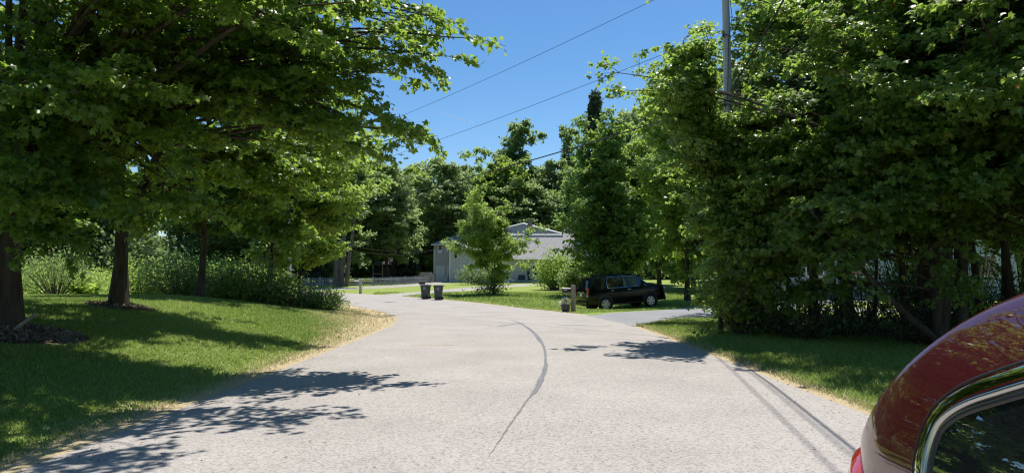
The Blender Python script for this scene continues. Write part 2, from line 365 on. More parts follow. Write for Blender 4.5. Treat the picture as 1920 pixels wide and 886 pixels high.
MAPLE = (np.array([(0, 0, 0), (.34, .02, -.05), (.30, .26, 0), (.62, .50, -.10), (.26, .56, 0), (0, 1.0, -.14), (-.26, .56, 0), (-.62, .50, -.10), (-.30, .26, 0), (-.34, .02, -.05), (0, .34, .05)]),
         np.array([(10, 0, 1), (10, 1, 2), (10, 2, 3), (10, 3, 4), (10, 4, 5), (10, 5, 6), (10, 6, 7), (10, 7, 8), (10, 8, 9), (10, 9, 0)]))
MAPLE2 = (np.array([(0, .0, 0), (.40, .05, -.05), (.58, .52, -.08), (.22, .55, .02), (0, 1.0, -.12), (-.22, .55, .02), (-.58, .52, -.08), (-.40, .05, -.05)]),
          np.array([(0, 1, 3), (1, 2, 3), (3, 4, 5), (0, 3, 5), (0, 5, 7), (7, 5, 6)]))
HEXL = (np.array([(0, 0, 0), (.24, .35, -.04), (.17, .72, -.03), (0, 1, -.1), (-.17, .72, -.03), (-.24, .35, -.04)]), np.array([(0, 1, 5), (1, 4, 5), (1, 2, 4), (2, 3, 4)]))
RHOM = (np.array([(0, 0, 0), (.38, .45, -.08), (0, 1, -.05), (-.38, .5, -.08)]), np.array([(0, 1, 2), (0, 2, 3)]))
NEED = (np.array([(-.09, 0, 0), (.09, 0, 0), (.05, 1, -.1), (-.05, 1, -.1)]), np.array([(0, 1, 2), (0, 2, 3)]))
def leaves(rg, P, T, N, size, tpl, name, m, parent, jit=.3, var=None):
    tv, tf = tpl; n = len(P); T = nrm(T); B = nrm(np.cross(T, N)); N2 = np.cross(B, T)
    s = size*(1+jit*rg.uniform(-1, 1, n))[:, None, None]
    V = P[:, None]+s*(tv[None, :, 0:1]*B[:, None]+tv[None, :, 1:2]*T[:, None]+tv[None, :, 2:3]*N2[:, None])
    Fc = (np.arange(n)[:, None, None]*len(tv)+tf[None]).reshape(-1, 3)
    v = rg.uniform(0, 1, n) if var is None else var
    return mk(name, V, tris=Fc, mat=m, parent=parent, attrs={'var': np.repeat(v, len(tv))})
def bez(A, B, C, ts): ts = ts[None, :, None]; return (1-ts)**2*A[:, None]+2*ts*(1-ts)*B[:, None]+ts**2*C[:, None]
def tree(name, loc, seed, H, cc, cr, nl, ns, ntw, nlf, ls, lm, tpl, trunk=(.2, (0, 0), .9), zmin=.5, boughs=(), stems=None, bk=None, sl=.42, tl=.42,
         slope=.6, up=.25, rz=0, label='', cat='tree', group=None, droop=.15, lumps=.28, shell=.62, kill=None, k1=5, limb_r=1.0, conical=False, wood=True, only_boughs=False, ln_up=1.0, att=.16, breps=3, back=(0, 0), flat=.45):
    """trunk=(radius, top offset (dx,dy), fraction of H); crown ellipsoid centre cc / radii cr relative to the base"""
    rg = np.random.default_rng(seed); root = empty(name, loc, rz, label, cat, group)
    r0, lean, fr = trunk; zt = H*fr
    # trunk(s)
    u = np.linspace(0, 1, 12); wob = rg.normal(size=(12, 2))*.012*H*np.sin(u*np.pi)[:, None]*.6
    TP = np.stack([lean[0]*u**1.3+wob[:, 0], lean[1]*u**1.3+wob[:, 1], u*zt-.05], 1); TR = r0*(1-u*.82)*(1+.55*np.exp(-u*zt/.35))
    V, Q = tubes(TP[None], TR[None], 14 if r0 > .15 else 8); WV, WQ, off = [V], [Q], len(V)
    stl = [TP]
    for s in (stems or ()):
        b = np.array(s[0]); e = np.array(s[1]); uu = np.linspace(0, 1, 9)[:, None]; mid = (b+e)/2+np.array(s[3] if len(s) > 3 else (0, 0, 0))
        P = (1-uu)**2*b+2*uu*(1-uu)*mid+uu**2*e+rg.normal(size=(9, 3))*.02*np.sin(uu*np.pi)*np.linalg.norm(e-b)*.25; V, Q = tubes(P[None], (s[2]*(1-.75*uu[:, 0]))[None], 9)
        WV.append(V); WQ.append(Q+off); off += len(V)
        if P[-1, 2] > .5*H: stl.append(P)
    # limb ends
    cc = np.array(cc, float); cr = np.array(cr, float)
    ph = rg.uniform(0, 6.28, (6, 3)); fq = rg.uniform(1.5, 4.5, (6, 3))
    n0 = nl*6; d = nrm(rg.normal(size=(n0, 3))); lum = 1+lumps*sum(np.sin(d@fq[i]+ph[i, 0])*.5 for i in range(6))/1.6
    rad = rg.uniform(shell**3, 1, n0)**(1/3); E = cc+cr*d*rad[:, None]*lum[:, None]
    if conical:
        t = np.clip((E[:, 2]-(cc[2]-cr[2]))/(2*cr[2]), 0, 1); k = np.interp(t, [0, .15, .35, 1], [.75, 1.25, 1.2, .18]); E[:, :2] = cc[:2]+(d[:, :2]/np.maximum(np.linalg.norm(d[:, :2], axis=1, keepdims=True), .3))*cr[:2]*(k*rad)[:, None]
    E[:, 0] += back[0]*(E[:, 2]-cc[2]); E[:, 1] += back[1]*(E[:, 2]-cc[2])
    ok = E[:, 2] > zmin
    if kill is not None: ok &= ~kill(E+np.array(loc))
    E = E[ok][:nl]
    if only_boughs: E = E[:0]
    if len(boughs):
        bo = np.array(boughs, float).reshape(-1, 3); E = np.concatenate([E, bo]+[bo+(-bo*np.array([.10, .10, .0]))*k+rg.normal(size=bo.shape)*.28 for k in range(1, breps)])
    n = len(E)
    # attach to the nearest stem
    best = np.full(n, 1e9); A = np.zeros((n, 3))
    for P in stl:
        hd = np.linalg.norm(E[:, None, :2]-P[None, :, :2], axis=2); tgt = E[:, 2:3]-hd*slope; tgt = np.clip(tgt, (max(zmin*.8, H*.10)+rg.uniform(0, 1, (n, 1))*H*att), P[-1, 2]-.1)
        c = hd+3*np.abs(P[None, :, 2]-tgt); i = np.argmin(c, 1); cv = c[np.arange(n), i]; m = cv < best; best = np.where(m, cv, best); A[m] = P[i[m]]
    Ln = np.linalg.norm(E-A, axis=1); M_ = (A+E)/2+np.array([0, 0, 1.])*(up*Ln)[:, None]+rg.normal(size=(n, 3))*.06*Ln[:, None]
    ts = np.linspace(0, 1, 9); LP = bez(A, M_, E, ts)
    LR = np.clip((.010+.008*Ln)*limb_r, .01, r0*.5)[:, None]*(1-ts[None]*.93)**.9+.003
    V, Q = tubes(LP, LR, k1); WV.append(V); WQ.append(Q+off); off += len(V)
    # secondary branches
    t = rg.uniform(.28, 1, (n, ns)); t[:, 0] = 1.0; ix = t*8; i0 = np.clip(ix.astype(int), 0, 7); f = (ix-i0)[..., None]; a = np.arange(n)[:, None]
    S = LP[a, i0]*(1-f)+LP[a, i0+1]*f; LT = nrm(LP[a, i0+1]-LP[a, i0]); lat = nrm(np.cross(LT, np.array([0, 0, 1.])))
    side = np.where(rg.uniform(size=(n, ns, 1)) < .5, -1, 1)*rg.uniform(.2, 1, (n, ns, 1)); side[:, 0] = 0
    fl = np.array([1, 1, flat]); Dv = nrm(LT*.75*np.array([1, 1, .7+.3*flat])+lat*side+rg.normal(size=(n, ns, 3))*.34*fl+np.array([0, 0, .06]))
    cs_ = sl*np.clip(Ln, .9, 6)[:, None, None]**.55*rg.uniform(.55, 1.15, (n, ns, 1))*(1.25-.55*t[..., None])
    Eb = S+Dv*cs_; Eb[..., 2] -= droop*cs_[..., 0]
    S = S.reshape(-1, 3); Eb = Eb.reshape(-1, 3); mid = (S+Eb)/2+np.array([0, 0, .10])*np.linalg.norm(Eb-S, axis=1)[:, None]; t5 = np.linspace(0, 1, 4); SP = bez(S, mid, Eb, t5)
    if wood: V, Q = tubes(SP, (np.clip(.006+.006*np.linalg.norm(Eb-S, axis=1), .005, .03)*limb_r)[:, None]*(1-.7*t5[None]), 3); WV.append(V); WQ.append(Q+off); off += len(V)
    mk('trunk', np.concatenate(WV), quads=np.concatenate(WQ), mat=bk or bark, parent=root, smooth=True)
    # twigs
    ms = len(SP); t = rg.uniform(.12, 1, (ms, ntw)); ix = t*3; i0 = np.clip(ix.astype(int), 0, 2); f = (ix-i0)[..., None]; a = np.arange(ms)[:, None]
    W = SP[a, i0]*(1-f)+SP[a, i0+1]*f; ST = nrm(SP[a, i0+1]-SP[a, i0]); lat = nrm(np.cross(ST, np.array([0, 0, 1.])))
    Wd = nrm(ST*.6+lat*rg.choice([-1, 1], (ms, ntw, 1))*rg.uniform(.3, 1, (ms, ntw, 1))+rg.normal(size=(ms, ntw, 3))*.40*fl+np.array([0, 0, -.05]))
    wl = tl*rg.uniform(.5, 1.2, (ms, ntw, 1)); W = W.reshape(-1, 3); Wd = Wd.reshape(-1, 3); wl = wl.reshape(-1)
    mt = len(W); q = rg.uniform(.15, 1.05, (mt, nlf)); P = W[:, None]+Wd[:, None]*(q*wl[:, None])[..., None]+rg.normal(size=(mt, nlf, 3))*.13*tl*np.array([1, 1, .3+.6*flat])
    lat = nrm(np.cross(Wd, np.array([0, 0, 1.])))[:, None]
    T = Wd[:, None]*.5+lat*rg.uniform(-1, 1, (mt, nlf, 1))+rg.normal(size=(mt, nlf, 3))*.35+np.array([0, 0, -.28])
    N = np.array([0, 0, ln_up])+rg.normal(size=(mt, nlf, 3))*.45+nrm(W-cc)[:, None]*.35
    P = P.reshape(-1, 3); T = T.reshape(-1, 3); N = N.reshape(-1, 3)
    if kill is not None: k = ~kill(P+np.array(loc)); P, T, N = P[k], T[k], N[k]
    v = np.clip(rg.normal(.42, .22, len(P))+.18*np.sin(P@np.array([1.3, .9, 1.7])), 0, .984); v = np.where(rg.uniform(size=len(P)) < .004, .995, v)
    leaves(rg, P, T, N, ls, tpl, 'crown', (LM[lm] if isinstance(lm, str) else lm), root, var=v)
    return root
def conifer(name, loc, seed, H, rb, nwh, nb, ls, lm='needle', z0=.12, label='', cat='conifer tree', group=None, curve=.8, gap=0):
    rg = np.random.default_rng(seed); root = empty(name, loc, 0, label, cat, group)
    u = np.linspace(0, 1, 10); P = np.stack([u*0, u*0, u*H], 1); V, Q = tubes(P[None], (.018*H*(1-u*.95))[None], 10); WV, WQ, off = [V], [Q], len(V)
    z = np.repeat(np.linspace(z0*H, H*.985, nwh), nb)+rg.normal(size=nwh*nb)*.012*H; n = len(z); az = rg.uniform(0, 6.283, n); h = np.clip((z/H-z0)/(1-z0), 0, 1)
    ln = rb*(1-h)**curve*rg.uniform(.6, 1.1, n)*np.minimum(1, .55+h*3)+.12
    A = np.stack([z*0, z*0, z], 1); D = np.stack([np.cos(az), np.sin(az), z*0], 1); E = A+D*ln[:, None]; E[:, 2] += ln*rg.uniform(-.22, .12, n); M_ = (A+E)/2+np.array([0, 0, .05])*ln[:, None]
    t = np.linspace(0, 1, 6); LP = bez(A, M_, E, t); V, Q = tubes(LP, (.008+.01*ln)[:, None]*(1-.8*t[None]), 4); WV.append(V); WQ.append(Q+off)
    mk('trunk', np.concatenate(WV), quads=np.concatenate(WQ), mat=bark, parent=root, smooth=True)
    m = 46; q = rg.uniform(.12, 1, (n, m)); i0 = np.clip((q*5).astype(int), 0, 4); f = (q*5-i0)[..., None]; a = np.arange(n)[:, None]; W = LP[a, i0]*(1-f)+LP[a, i0+1]*f
    lat = np.stack([-D[:, 1], D[:, 0], D[:, 2]], 1)[:, None]; s = rg.uniform(-1, 1, (n, m, 1)); wdt = (.30*ln[:, None]*(1.05-q))[..., None]
    W = W+lat*s*wdt; W[..., 2] -= np.abs(s[..., 0])*wdt[..., 0]*.25; T = D[:, None]*.7+lat*s*.8+rg.normal(size=(n, m, 3))*.25; N = np.array([0, 0, 1.])+rg.normal(size=(n, m, 3))*.35
    leaves(rg, W.reshape(-1, 3), T.reshape(-1, 3), N.reshape(-1, 3), ls, HEXL, 'crown', LM[lm], root); return root
def bush(name, loc, seed, rr, n_st, nlf, ls, lm, tpl=HEXL, label='', cat='shrub', group=None, spread=1.0, rz=0, z0=.1, upr=1.0, twig=.3, bk=None):
    """stems fan out of the base; leaves sit on twigs along them"""
    rg = np.random.default_rng(seed); root = empty(name, loc, rz, label, cat, group); rx, ry, h = rr
    az = rg.uniform(0, 6.283, n_st); q = rg.uniform(0, 1, n_st)**.5; E = np.stack([rx*q*np.cos(az), ry*q*np.sin(az), h*np.sqrt(np.clip(1.05-q*q, .05, 1))*rg.uniform(.72, 1.08, n_st)], 1)
    A = E*np.array([.18, .18, 0])*spread; M_ = (A+E)/2+np.stack([E[:, 0]*.1, E[:, 1]*.1, h*.12*upr*np.ones(n_st)], 1)+rg.normal(size=(n_st, 3))*.05*h
    t = np.linspace(0, 1, 7); LP = bez(A, M_, E, t); V, Q = tubes(LP, (.008+.006*h)*(1-.8*t[None])*np.ones((n_st, 1)), 4)
    mk('stems', V, quads=Q, mat=bk or bark_l, parent=root, smooth=True)
    q = rg.uniform(z0, 1, (n_st, nlf))**.8; i0 = np.clip((q*6).astype(int), 0, 5); f = (q*6-i0)[..., None]; a = np.arange(n_st)[:, None]
    P = LP[a, i0]*(1-f)+LP[a, i0+1]*f+rg.normal(size=(n_st, nlf, 3))*twig*np.array([1, 1, .7])*min(rx, h); P[..., 2] = np.abs(P[..., 2])
    T = rg.normal(size=(n_st, nlf, 3))*.8+nrm(P+1e-6)*.5; N = np.array([0, 0, .9])+rg.normal(size=(n_st, nlf, 3))*.6
    leaves(rg, P.reshape(-1, 3), T.reshape(-1, 3), N.reshape(-1, 3), ls, tpl, 'foliage', LM[lm], root); return root

# --- near trees on the left
def off_cam(E): return (np.hypot(E[:, 0], E[:, 1]-0) < 4.5) & (E[:, 2] < 6)
def rel(loc, pts): return [tuple(np.array(at(a, Y, b))-np.array(loc)) for a, b, Y in pts]
locA = at(4, 13.0)
bA = rel(locA, [(842, 70, 12.6), (818, 105, 12.4), (775, 60, 12.9), (800, 30, 12.2), (740, 95, 12.5), (700, 60, 12), (730, 130, 12.6), (680, 165, 12.4), (620, 100, 12), (560, 40, 12), (640, 20, 12.5), (720, 10, 12.6),
                (770, 248, 12.3), (735, 245, 12.5), (690, 240, 12.2), (640, 225, 12.6), (600, 200, 12.2), (560, 150, 12.3), (590, 255, 12.8), (640, 160, 12.9), 
                (380, 300, 11.5), (300, 390, 11), (180, 380, 10.5), (90, 400, 10.6), (40, 300, 10), (150, 180, 9.8), (60, 160, 9.6), (260, 160, 10), (110, 330, 10.2)])+[tuple(np.array(q)-np.array(locA)) for q in ((-3.4, 8.3, 6), (-2.6, 9, 6.4), (-2.0, 9.8, 6.2), (-3.0, 10, 6), (-4.2, 8, 5.6), (-4.6, 9, 6), (-3.6, 7.4, 6.6), (-1.6, 10.6, 6.3), (-5.2, 7.4, 6), (-2.4, 8.1, 6.8), (-4.4, 10.2, 6.2))]
tree('maple_tree', locA, 11, 13.5, (0.4, -.3, 7.4), (5.0, 4.6, 5.2), 42, 11, 8, 7, .108, 'maple', MAPLE, trunk=(.24, (.3, .2), .85), zmin=2.35, boughs=bA, kill=off_cam, sl=.52, tl=.36, flat=.3, breps=2,
     lumps=.42, stems=[((0, 0, 2.6), tuple(np.array(at(490, 11.2, 20))-np.array(locA)), .13, (-.5, 0, -.2)), ((0, 0, 2.6), (1.0, .3, 11), .15), ((0, 0, 3.0), (1.9, -.2, 10.5), .12), ((0, .1, 2.4), (-1.6, .6, 11), .15)], shell=.5,
     label='large maple with thick furrowed trunk at left, boughs reaching over the road', k1=6)
locB = at(222, 19.0)
bB = rel(locB, [(640, 300, 18), (600, 330, 17.8), (560, 330, 18), (660, 270, 18.5), (560, 300, 17), (470, 60, 17), (400, 110, 17)])
tree('maple_tree', locB, 12, 15, (.7, -.2, 8.8), (5.0, 4.8, 6.0), 52, 11, 8, 7, .12, 'maple', MAPLE2, trunk=(.19, (-.4, .3), .88), zmin=2.6, boughs=bB, sl=.5, tl=.4,
     stems=[((0, 0, 2.2), (3.9, -.8, 9), .13, (-.3, 0, -.3)), ((0, 0, 2.5), (-2.4, .4, 11), .13)], shell=.5, label='dark maple with leaning bare trunk in the middle of the left lawn', k1=6)
locC = at(375, 27.5)
tree('maple_tree', locC, 13, 9.5, (.3, .2, 6.2), (4.1, 3.5, 3.7), 72, 11, 7, 7, .14, 'maple', MAPLE2, trunk=(.15, (.2, 0), .9), zmin=2.8, sl=.5, tl=.42, shell=.5, label='smaller maple with slim dark trunk at the back edge of the left lawn', group=None)
locC2 = at(505, 33)
tree('maple_tree', locC2, 14, 11.5, (1.2, 0, 7.0), (4.4, 3.6, 4.9), 85, 11, 7, 7, .16, 'bright', MAPLE2, trunk=(.14, (.3, 0), .9), zmin=2.3, sl=.55, tl=.45, shell=.5, label='bright yellow-green maple beyond the lawn above the roadside bushes')
# off-frame and background on the left
t = tree('maple_tree', (-17.5, 17, F1(-17.5, 17)), 15, 15, (0, 0, 8.6), (5.4, 5.4, 6.2), 75, 10, 7, 7, .16, 'maple', MAPLE2, trunk=(.24, (0, 0), .9), zmin=2.6, sl=.55, tl=.45, shell=.5, label='tall maple at the far left behind the thick furrowed trunk')
def place(o, loc, rz, s, label, group=None):
    c = copy_tree(o); c.location = loc; c.rotation_euler[2] = rz; c.scale = s if hasattr(s, '__len__') else (s, s, s); c['label'] = label
    if group: c['group'] = group
    elif 'group' in c: del c['group']
    return c
place(t, (-16, 7.5, F1(-16, 7.5)), 1.9, .95, 'maple off the left edge, in front of the thick furrowed trunk')
place(t, (-14.5, -2, .5), 3.3, .9, 'maple beside the road behind the viewer on the left')
# --- near trees on the right
def not_road(E): return (E[:, 0] < 4.75+.012*E[:, 1]+np.clip(2.4-E[:, 2], 0, 3)*.9-1.9*np.clip((E[:, 2]-4.2)/1.5, 0, 1)*(E[:, 1] > 14.2)) & (E[:, 1] < 17.8) | (np.hypot(E[:, 0]-1.5, E[:, 1]) < 5) & (E[:, 2] < 6)
def keep_pole(E): return not_road(E) | ((np.abs(E[:, 0]/np.maximum(E[:, 1], .1)-.318) < .020) & (E[:, 1] < 20.6) & (E[:, 2] > 5.9))
locR = at(1770, 15.5)
bR = rel(locR, [(1380, 560, 17.6), (1420, 470, 17), (1390, 400, 17.5), (1350, 480, 18.2), (1480, 440, 15.5), (1600, 460, 14), (1560, 380, 14.5), (1640, 390, 13.8), (1660, 230, 14), (1700, 200, 13.8), (1720, 260, 13.6), (1760, 230, 13.5), (1860, 180, 13), (1880, 220, 13), (1440, 330, 16.5), (1500, 300, 16), (1560, 260, 15.5), (1450, 520, 17.3), (1620, 300, 14.5), (1800, 330, 13), (1860, 330, 12.6), (1500, 380, 16), (1350, 300, 18.5), (1370, 250, 18.6), (1340, 380, 18.3), (1375, 330, 18), (1390, 440, 17.8), (1345, 540, 18.2), (1370, 500, 18), (1400, 280, 17.5), (1365, 215, 18.4), (1378, 280, 18.4), (1362, 330, 18), (1385, 385, 18), (1376, 425, 17.8), (1355, 440, 18.3), (1395, 235, 18.2)])
tree('maple_tree', locR, 21, 11.5, (-.5, .3, 6.6), (4.3, 4.0, 4.9), 66, 12, 8, 8, .11, 'right', MAPLE, trunk=(.13, (.1, .9), .9), zmin=1.2, att=.36, back=(.12, .42), lumps=.42, boughs=bR, kill=keep_pole, sl=.48, tl=.36, shell=.5, bk=mat('bark_mid', (.05, .042, .036), .9, nscale=9, col2=(.13, .11, .095), bump=.6, bscale=14, stretch=(1, 1, .22), spec=.2),
     stems=[((0, 0, .1), (-3.2, -.2, 3.4), .085, (0, 0, -.45)), ((0, 0, .3), (.9, .2, 8), .1), ((.5, .1, 0), (.8, .3, 7), .12)], label='red maple with grey forked trunks, one leaning left, at right roadside', k1=5)
locR2 = at(1590, 25)
bR2 = rel(locR2, [(1400, 60, 23), (1420, 20, 23.5), (1460, 100, 23), (1395, 130, 23), (1400, 250, 23), (1450, 180, 22), (1330, 300, 24), (1350, 380, 23.5), (1320, 440, 24), (1360, 240, 23), (1310, 360, 25)])
tree('tall_maple_tree', locR2, 22, 17, (-.2, 0, 9.3), (4.4, 4.6, 7.6), 105, 12, 8, 7, .135, 'right', MAPLE2, trunk=(.2, (0, .8), .92), zmin=2.0, back=(.05, .25), lumps=.42, boughs=bR2, kill=keep_pole, sl=.52, tl=.42, shell=.5, label='tall red maple directly behind the utility pole, rising out of the picture')
locR3 = at(2010, 14.5)
r3 = tree('maple_tree', locR3, 23, 13, (-.2, 0, 7.2), (4.6, 4.4, 5.6), 85, 12, 7, 8, .12, 'right', MAPLE2, trunk=(.16, (0, .9), .92), zmin=2.2, back=(.1, .35), lumps=.4, kill=not_road, sl=.5, tl=.4, shell=.5, label='dense maple at the right edge of the picture behind the red car')
r4 = place(r3, (12.8, 21.5, .0), 2.2, (1.1, 1.1, 1.15), 'maple standing in the shade behind the forked grey trunks')
place(r3, (18.5, 16.5, 0), 4.0, 1.1, 'maple off the right edge deep in the roadside wood')
place(r3, (20, 27, 0), 1.1, (1.2, 1.2, 1.2), 'tall maple deep in the wood behind the right roadside trees')
place(r3, (13.2, 30.5, 0), 5.1, (.95, .95, 1.05), 'maple at the near corner of the dark asphalt driveway')
place(r3, (16.5, 4, 0), .6, .95, 'maple beside the red car, off the right edge')
# thin trunks and undergrowth in the shade on the right
rnd = random.Random(5)
for i, (px, Y, r) in enumerate([(1530, 18.5, .06), (1570, 20, .05), (1700, 17.5, .09), (1722, 18.5, .07), (1800, 17.5, .11), (1845, 17, .1), (1890, 18, .12), (1640, 21, .06), (1480, 21, .06), (1905, 16, .08)]):
    p = at(px, Y)
    if i == 0:
        sap = tree('sapling', p, 31, 7.5, (0, 0, 5.2), (1.7, 1.7, 2.4), 22, 8, 6, 6, .13, 'dark', MAPLE2, trunk=(.06, (.3, .1), .95), zmin=2.2, shell=.3, label='slim dark sapling trunk nearest the utility pole in the right wood', group='sapling trunks in the right roadside wood')
    else:
        c = copy_tree(sap); c.location = p; c.rotation_euler[2] = i*1.7; k = r/.06; c.scale = (k, k, rnd.uniform(.95, 1.25))
        c['label'] = 'slim dark trunk standing in the shaded wood at the right roadside'
sap['label'] = 'slim dark trunk standing in the shaded wood at the right roadside'
ub = None
for i in range(20):
    px = rnd.uniform(1390, 1960); Y = rnd.uniform(16.2, 23); p = at(px, Y)
    if p[0] < 6.9: continue
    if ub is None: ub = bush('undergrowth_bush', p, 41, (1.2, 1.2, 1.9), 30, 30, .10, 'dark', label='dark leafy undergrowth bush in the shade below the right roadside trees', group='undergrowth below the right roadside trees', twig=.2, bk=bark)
    else: c = copy_tree(ub); c.location = p; c.rotation_euler[2] = rnd.uniform(0, 6); k = rnd.uniform(.6, 1.15); c.scale = (k*1.1, k*1.1, k*rnd.uniform(.7, 1.1))
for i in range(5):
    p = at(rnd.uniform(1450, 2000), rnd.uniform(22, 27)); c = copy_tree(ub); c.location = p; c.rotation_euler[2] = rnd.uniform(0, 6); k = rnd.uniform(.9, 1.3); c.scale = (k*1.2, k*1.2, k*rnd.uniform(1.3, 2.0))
locT = at(1352, 19.2)
tree('slender_maple_tree', locT, 44, 8.6, (-1.35, -1.6, 6.0), (.75, 1.2, 2.0), 14, 8, 6, 6, .115, 'right', MAPLE2, trunk=(.055, (-.5, -.8), .93), zmin=2.2, kill=keep_pole, shell=.3, att=.5, breps=2, lumps=.5, boughs=rel(locT, [(1300, 110, 17.4), (1322, 150, 17.4), (1305, 165, 17.6), (1315, 220, 17.6), (1300, 270, 17.6), (1326, 90, 17)]),
     label='slender maple leaning over the road just left of the utility pole')
tree('young_maple_tree', at(1408, 18.7), 43, 6.2, (-.3, -.2, 3.8), (1.35, 1.1, 2.3), 48, 9, 7, 7, .12, 'right', MAPLE2, trunk=(.06, (.1, 0), .9), zmin=1.0, kill=keep_pole, shell=.3, att=.4, label='young maple whose leaves hide the middle of the utility pole')
p = at(1392, 19.0)
bush('roadside_bush', p, 42, (1.0, 1.0, 2.3), 40, 60, .12, 'right', MAPLE2, label='broad-leaved bush growing against the foot of the utility pole', twig=.2)
# --- middle distance
M1 = at(1152, 56); M1M = leafmat('leaf_upright', (.09, .16, .038), (.18, .26, .065), (.48, .70, .13), .5, .35, .42)
tree('columnar_maple_tree', M1, 51, 15.0, (0, 0, 7.9), (4.5, 4.0, 7.2), 190, 10, 6, 6, .23, M1M, RHOM, flat=.8, trunk=(.2, (0, 0), .95), zmin=1.2, sl=.5, tl=.5, conical=False, shell=.4, up=.1, slope=1.1, lumps=.18, label='dense upright green maple behind the black suv', ln_up=.7)
M2 = at(1289, 47)
tree('maple_tree', M2, 52, 19, (.8, 0, 10), (4.2, 3.8, 8.8), 170, 10, 6, 6, .2, 'light', RHOM, flat=.8, trunk=(.16, (0, 0), .95), zmin=1.0, sl=.5, tl=.5, shell=.4, label='yellow-green tree with short dark trunk right of the black suv')
S1 = at(925, 57)
tree('ornamental_tree', S1, 53, 8.0, (-.2, 0, 4.7), (3.1, 2.7, 3.7), 100, 10, 6, 6, .16, 'bright', RHOM, flat=1.0, trunk=(.07, (.1, 0), .95), zmin=.9, sl=.42, tl=.42, shell=.35, lumps=.5, stems=[((0, 0, .1), (1.1, 0, 6), .05), ((0, 0, .2), (-1.2, .2, 5), .045)], label='light green airy young tree in front of the grey house')
bush('low_shrub', at(921, 56.5), 54, (1.6, 1.2, 1.2), 26, 50, .15, 'dusty', label='low scrubby bush around the foot of the airy young tree')
bush('round_bush', at(1040, 68), 55, (2.0, 1.8, 4.3), 60, 90, .17, 'bright', RHOM, label='round light green bush before the house windows', twig=.16)
bush('rhododendron', at(905, 84), 56, (3.4, 1.2, 2.6), 40, 60, .2, 'dusty', RHOM, label='broad dull reddish-green shrub against the grey house wall', twig=.2)
bush('drive_bush', at(1352, 41), 58, (1.5, 1.2, 2.6), 50, 70, .16, 'light', RHOM, label='light green bush at the far edge of the dark driveway', twig=.2)
bush('small_bush', at(1085, 60), 57, (1.8, 1.5, 3.2), 50, 70, .2, 'mid', RHOM, label='dark green shrub below the upright maple by the black suv', twig=.2)
# --- left background: sunlit scrub, bushes, roadside shrubs
bb = bush('scrub_bush', at(60, 35), 61, (2.2, 1.8, 2.1), 55, 70, .12, 'bright', label='sunlit yellow-green scrub bush beyond the left lawn', group='sunlit scrub bushes beyond the left lawn', twig=.22)
for i in range(44):
    px = rnd.uniform(-60, 640); Y = rnd.uniform(31.5, 50)
    if px > 470 and Y < 42: continue
    p = at(px, Y)
    if -sdist([p[0]], [p[1]], RC)[0] < HW+2: continue
    c = copy_tree(bb); c.location = p; c.rotation_euler[2] = rnd.uniform(0, 6); k = rnd.uniform(.7, 1.25); c.scale = (k*1.2, k*1.2, k*rnd.uniform(.6, 1.15))
bush('vase_shrub', at(105, 28.5), 62, (1.5, 1.3, 2.2), 44, 62, .09, 'mid', label='vase-shaped shrub with many bare stems between the two lawn trunks', z0=.35, twig=.14)
bush('broadleaf_weed', at(158, 28.8), 63, (.8, .6, .7), 14, 16, .3, 'bright', label='low clump of large bright green leaves beside the vase-shaped shrub', z0=.2, twig=.1)
for px, Y, s, lm, lb in [(335, 29, (1.7, 1.3, 2.0), 'mid', 'dense bush left of the slim lawn trunk'), (430, 31, (1.5, 1.2, 2.0), 'bright', 'light green bush right of the slim lawn trunk'), (488, 31.5, (1.4, 1.2, 2.3), 'mid', 'open bush at the end of the lawn'),
                         (270, 30, (1.5, 1.2, 1.9), 'bright', 'bright bush right of the leaning bare trunk'), (540, 32.5, (1.4, 1.2, 1.5), 'mid', 'rounded green bush beside the low roadside bush')]:
    bush('lawn_bush', at(px, Y), 70+px, s, 46, 64, .12, lm, label=lb, twig=.2, z0=.05)
bush('low_roadside_bush', at(600, 33.6), 72, (1.35, 1.4, 1.0), 80, 90, .10, 'mid', label='low feathery bush at the tip of the lawn beside the road bend', twig=.2, z0=.02, bk=bark)
tree('young_maple_tree', at(560, 36), 73, 5.0, (.2, 0, 3.2), (1.9, 1.6, 1.9), 26, 8, 6, 6, .14, 'light', MAPLE2, trunk=(.06, (.1, 0), .9), zmin=1.0, shell=.35, label='young maple arching over the rounded green bush')
# --- backdrop grove
def bg(px, Y, top, half, proto, s0, label, group=None, rz=None, zb=None):
    p = at(px, Y); ztop = at(px, Y, top)[2]; hh = ztop-p[2]; wd = half*Y/F
    wd *= 1.3 if proto is not pe else 1.0
    c = copy_tree(proto); c.location = p; c.rotation_euler[2] = rnd.uniform(0, 6.28) if rz is None else rz; c.scale = (wd/s0[0], wd/s0[0], hh/s0[1]); c['label'] = label
    if group: c['group'] = group
    return c
def discard(root):
    for ch in list(root.children): bpy.data.objects.remove(ch)
    bpy.data.objects.remove(root)
far = (0, 0, 0)
pa = tree('oak_tree', far, 81, 18, (0, 0, 9.6), (5, 5, 8.8), 140, 10, 6, 5, .34, 'far', RHOM, trunk=(.28, (0, 0), .9), zmin=1.2, sl=.6, tl=.7, shell=.4, lumps=.22, flat=.8, label='x')
pb = tree('ash_tree', far, 82, 18, (0, 0, 10.4), (5, 5, 8.0), 125, 9, 6, 5, .34, 'far', RHOM, trunk=(.26, (0, 0), .92), zmin=3, sl=.6, tl=.7, shell=.35, lumps=.32, flat=.8, label='x')
pc = tree('birch_tree', far, 83, 18, (0, 0, 10.0), (5, 5, 8.4), 140, 10, 6, 5, .34, 'light', RHOM, trunk=(.2, (0, 0), .92), zmin=2.5, sl=.6, tl=.7, shell=.35, lumps=.24, flat=.8, label='x')
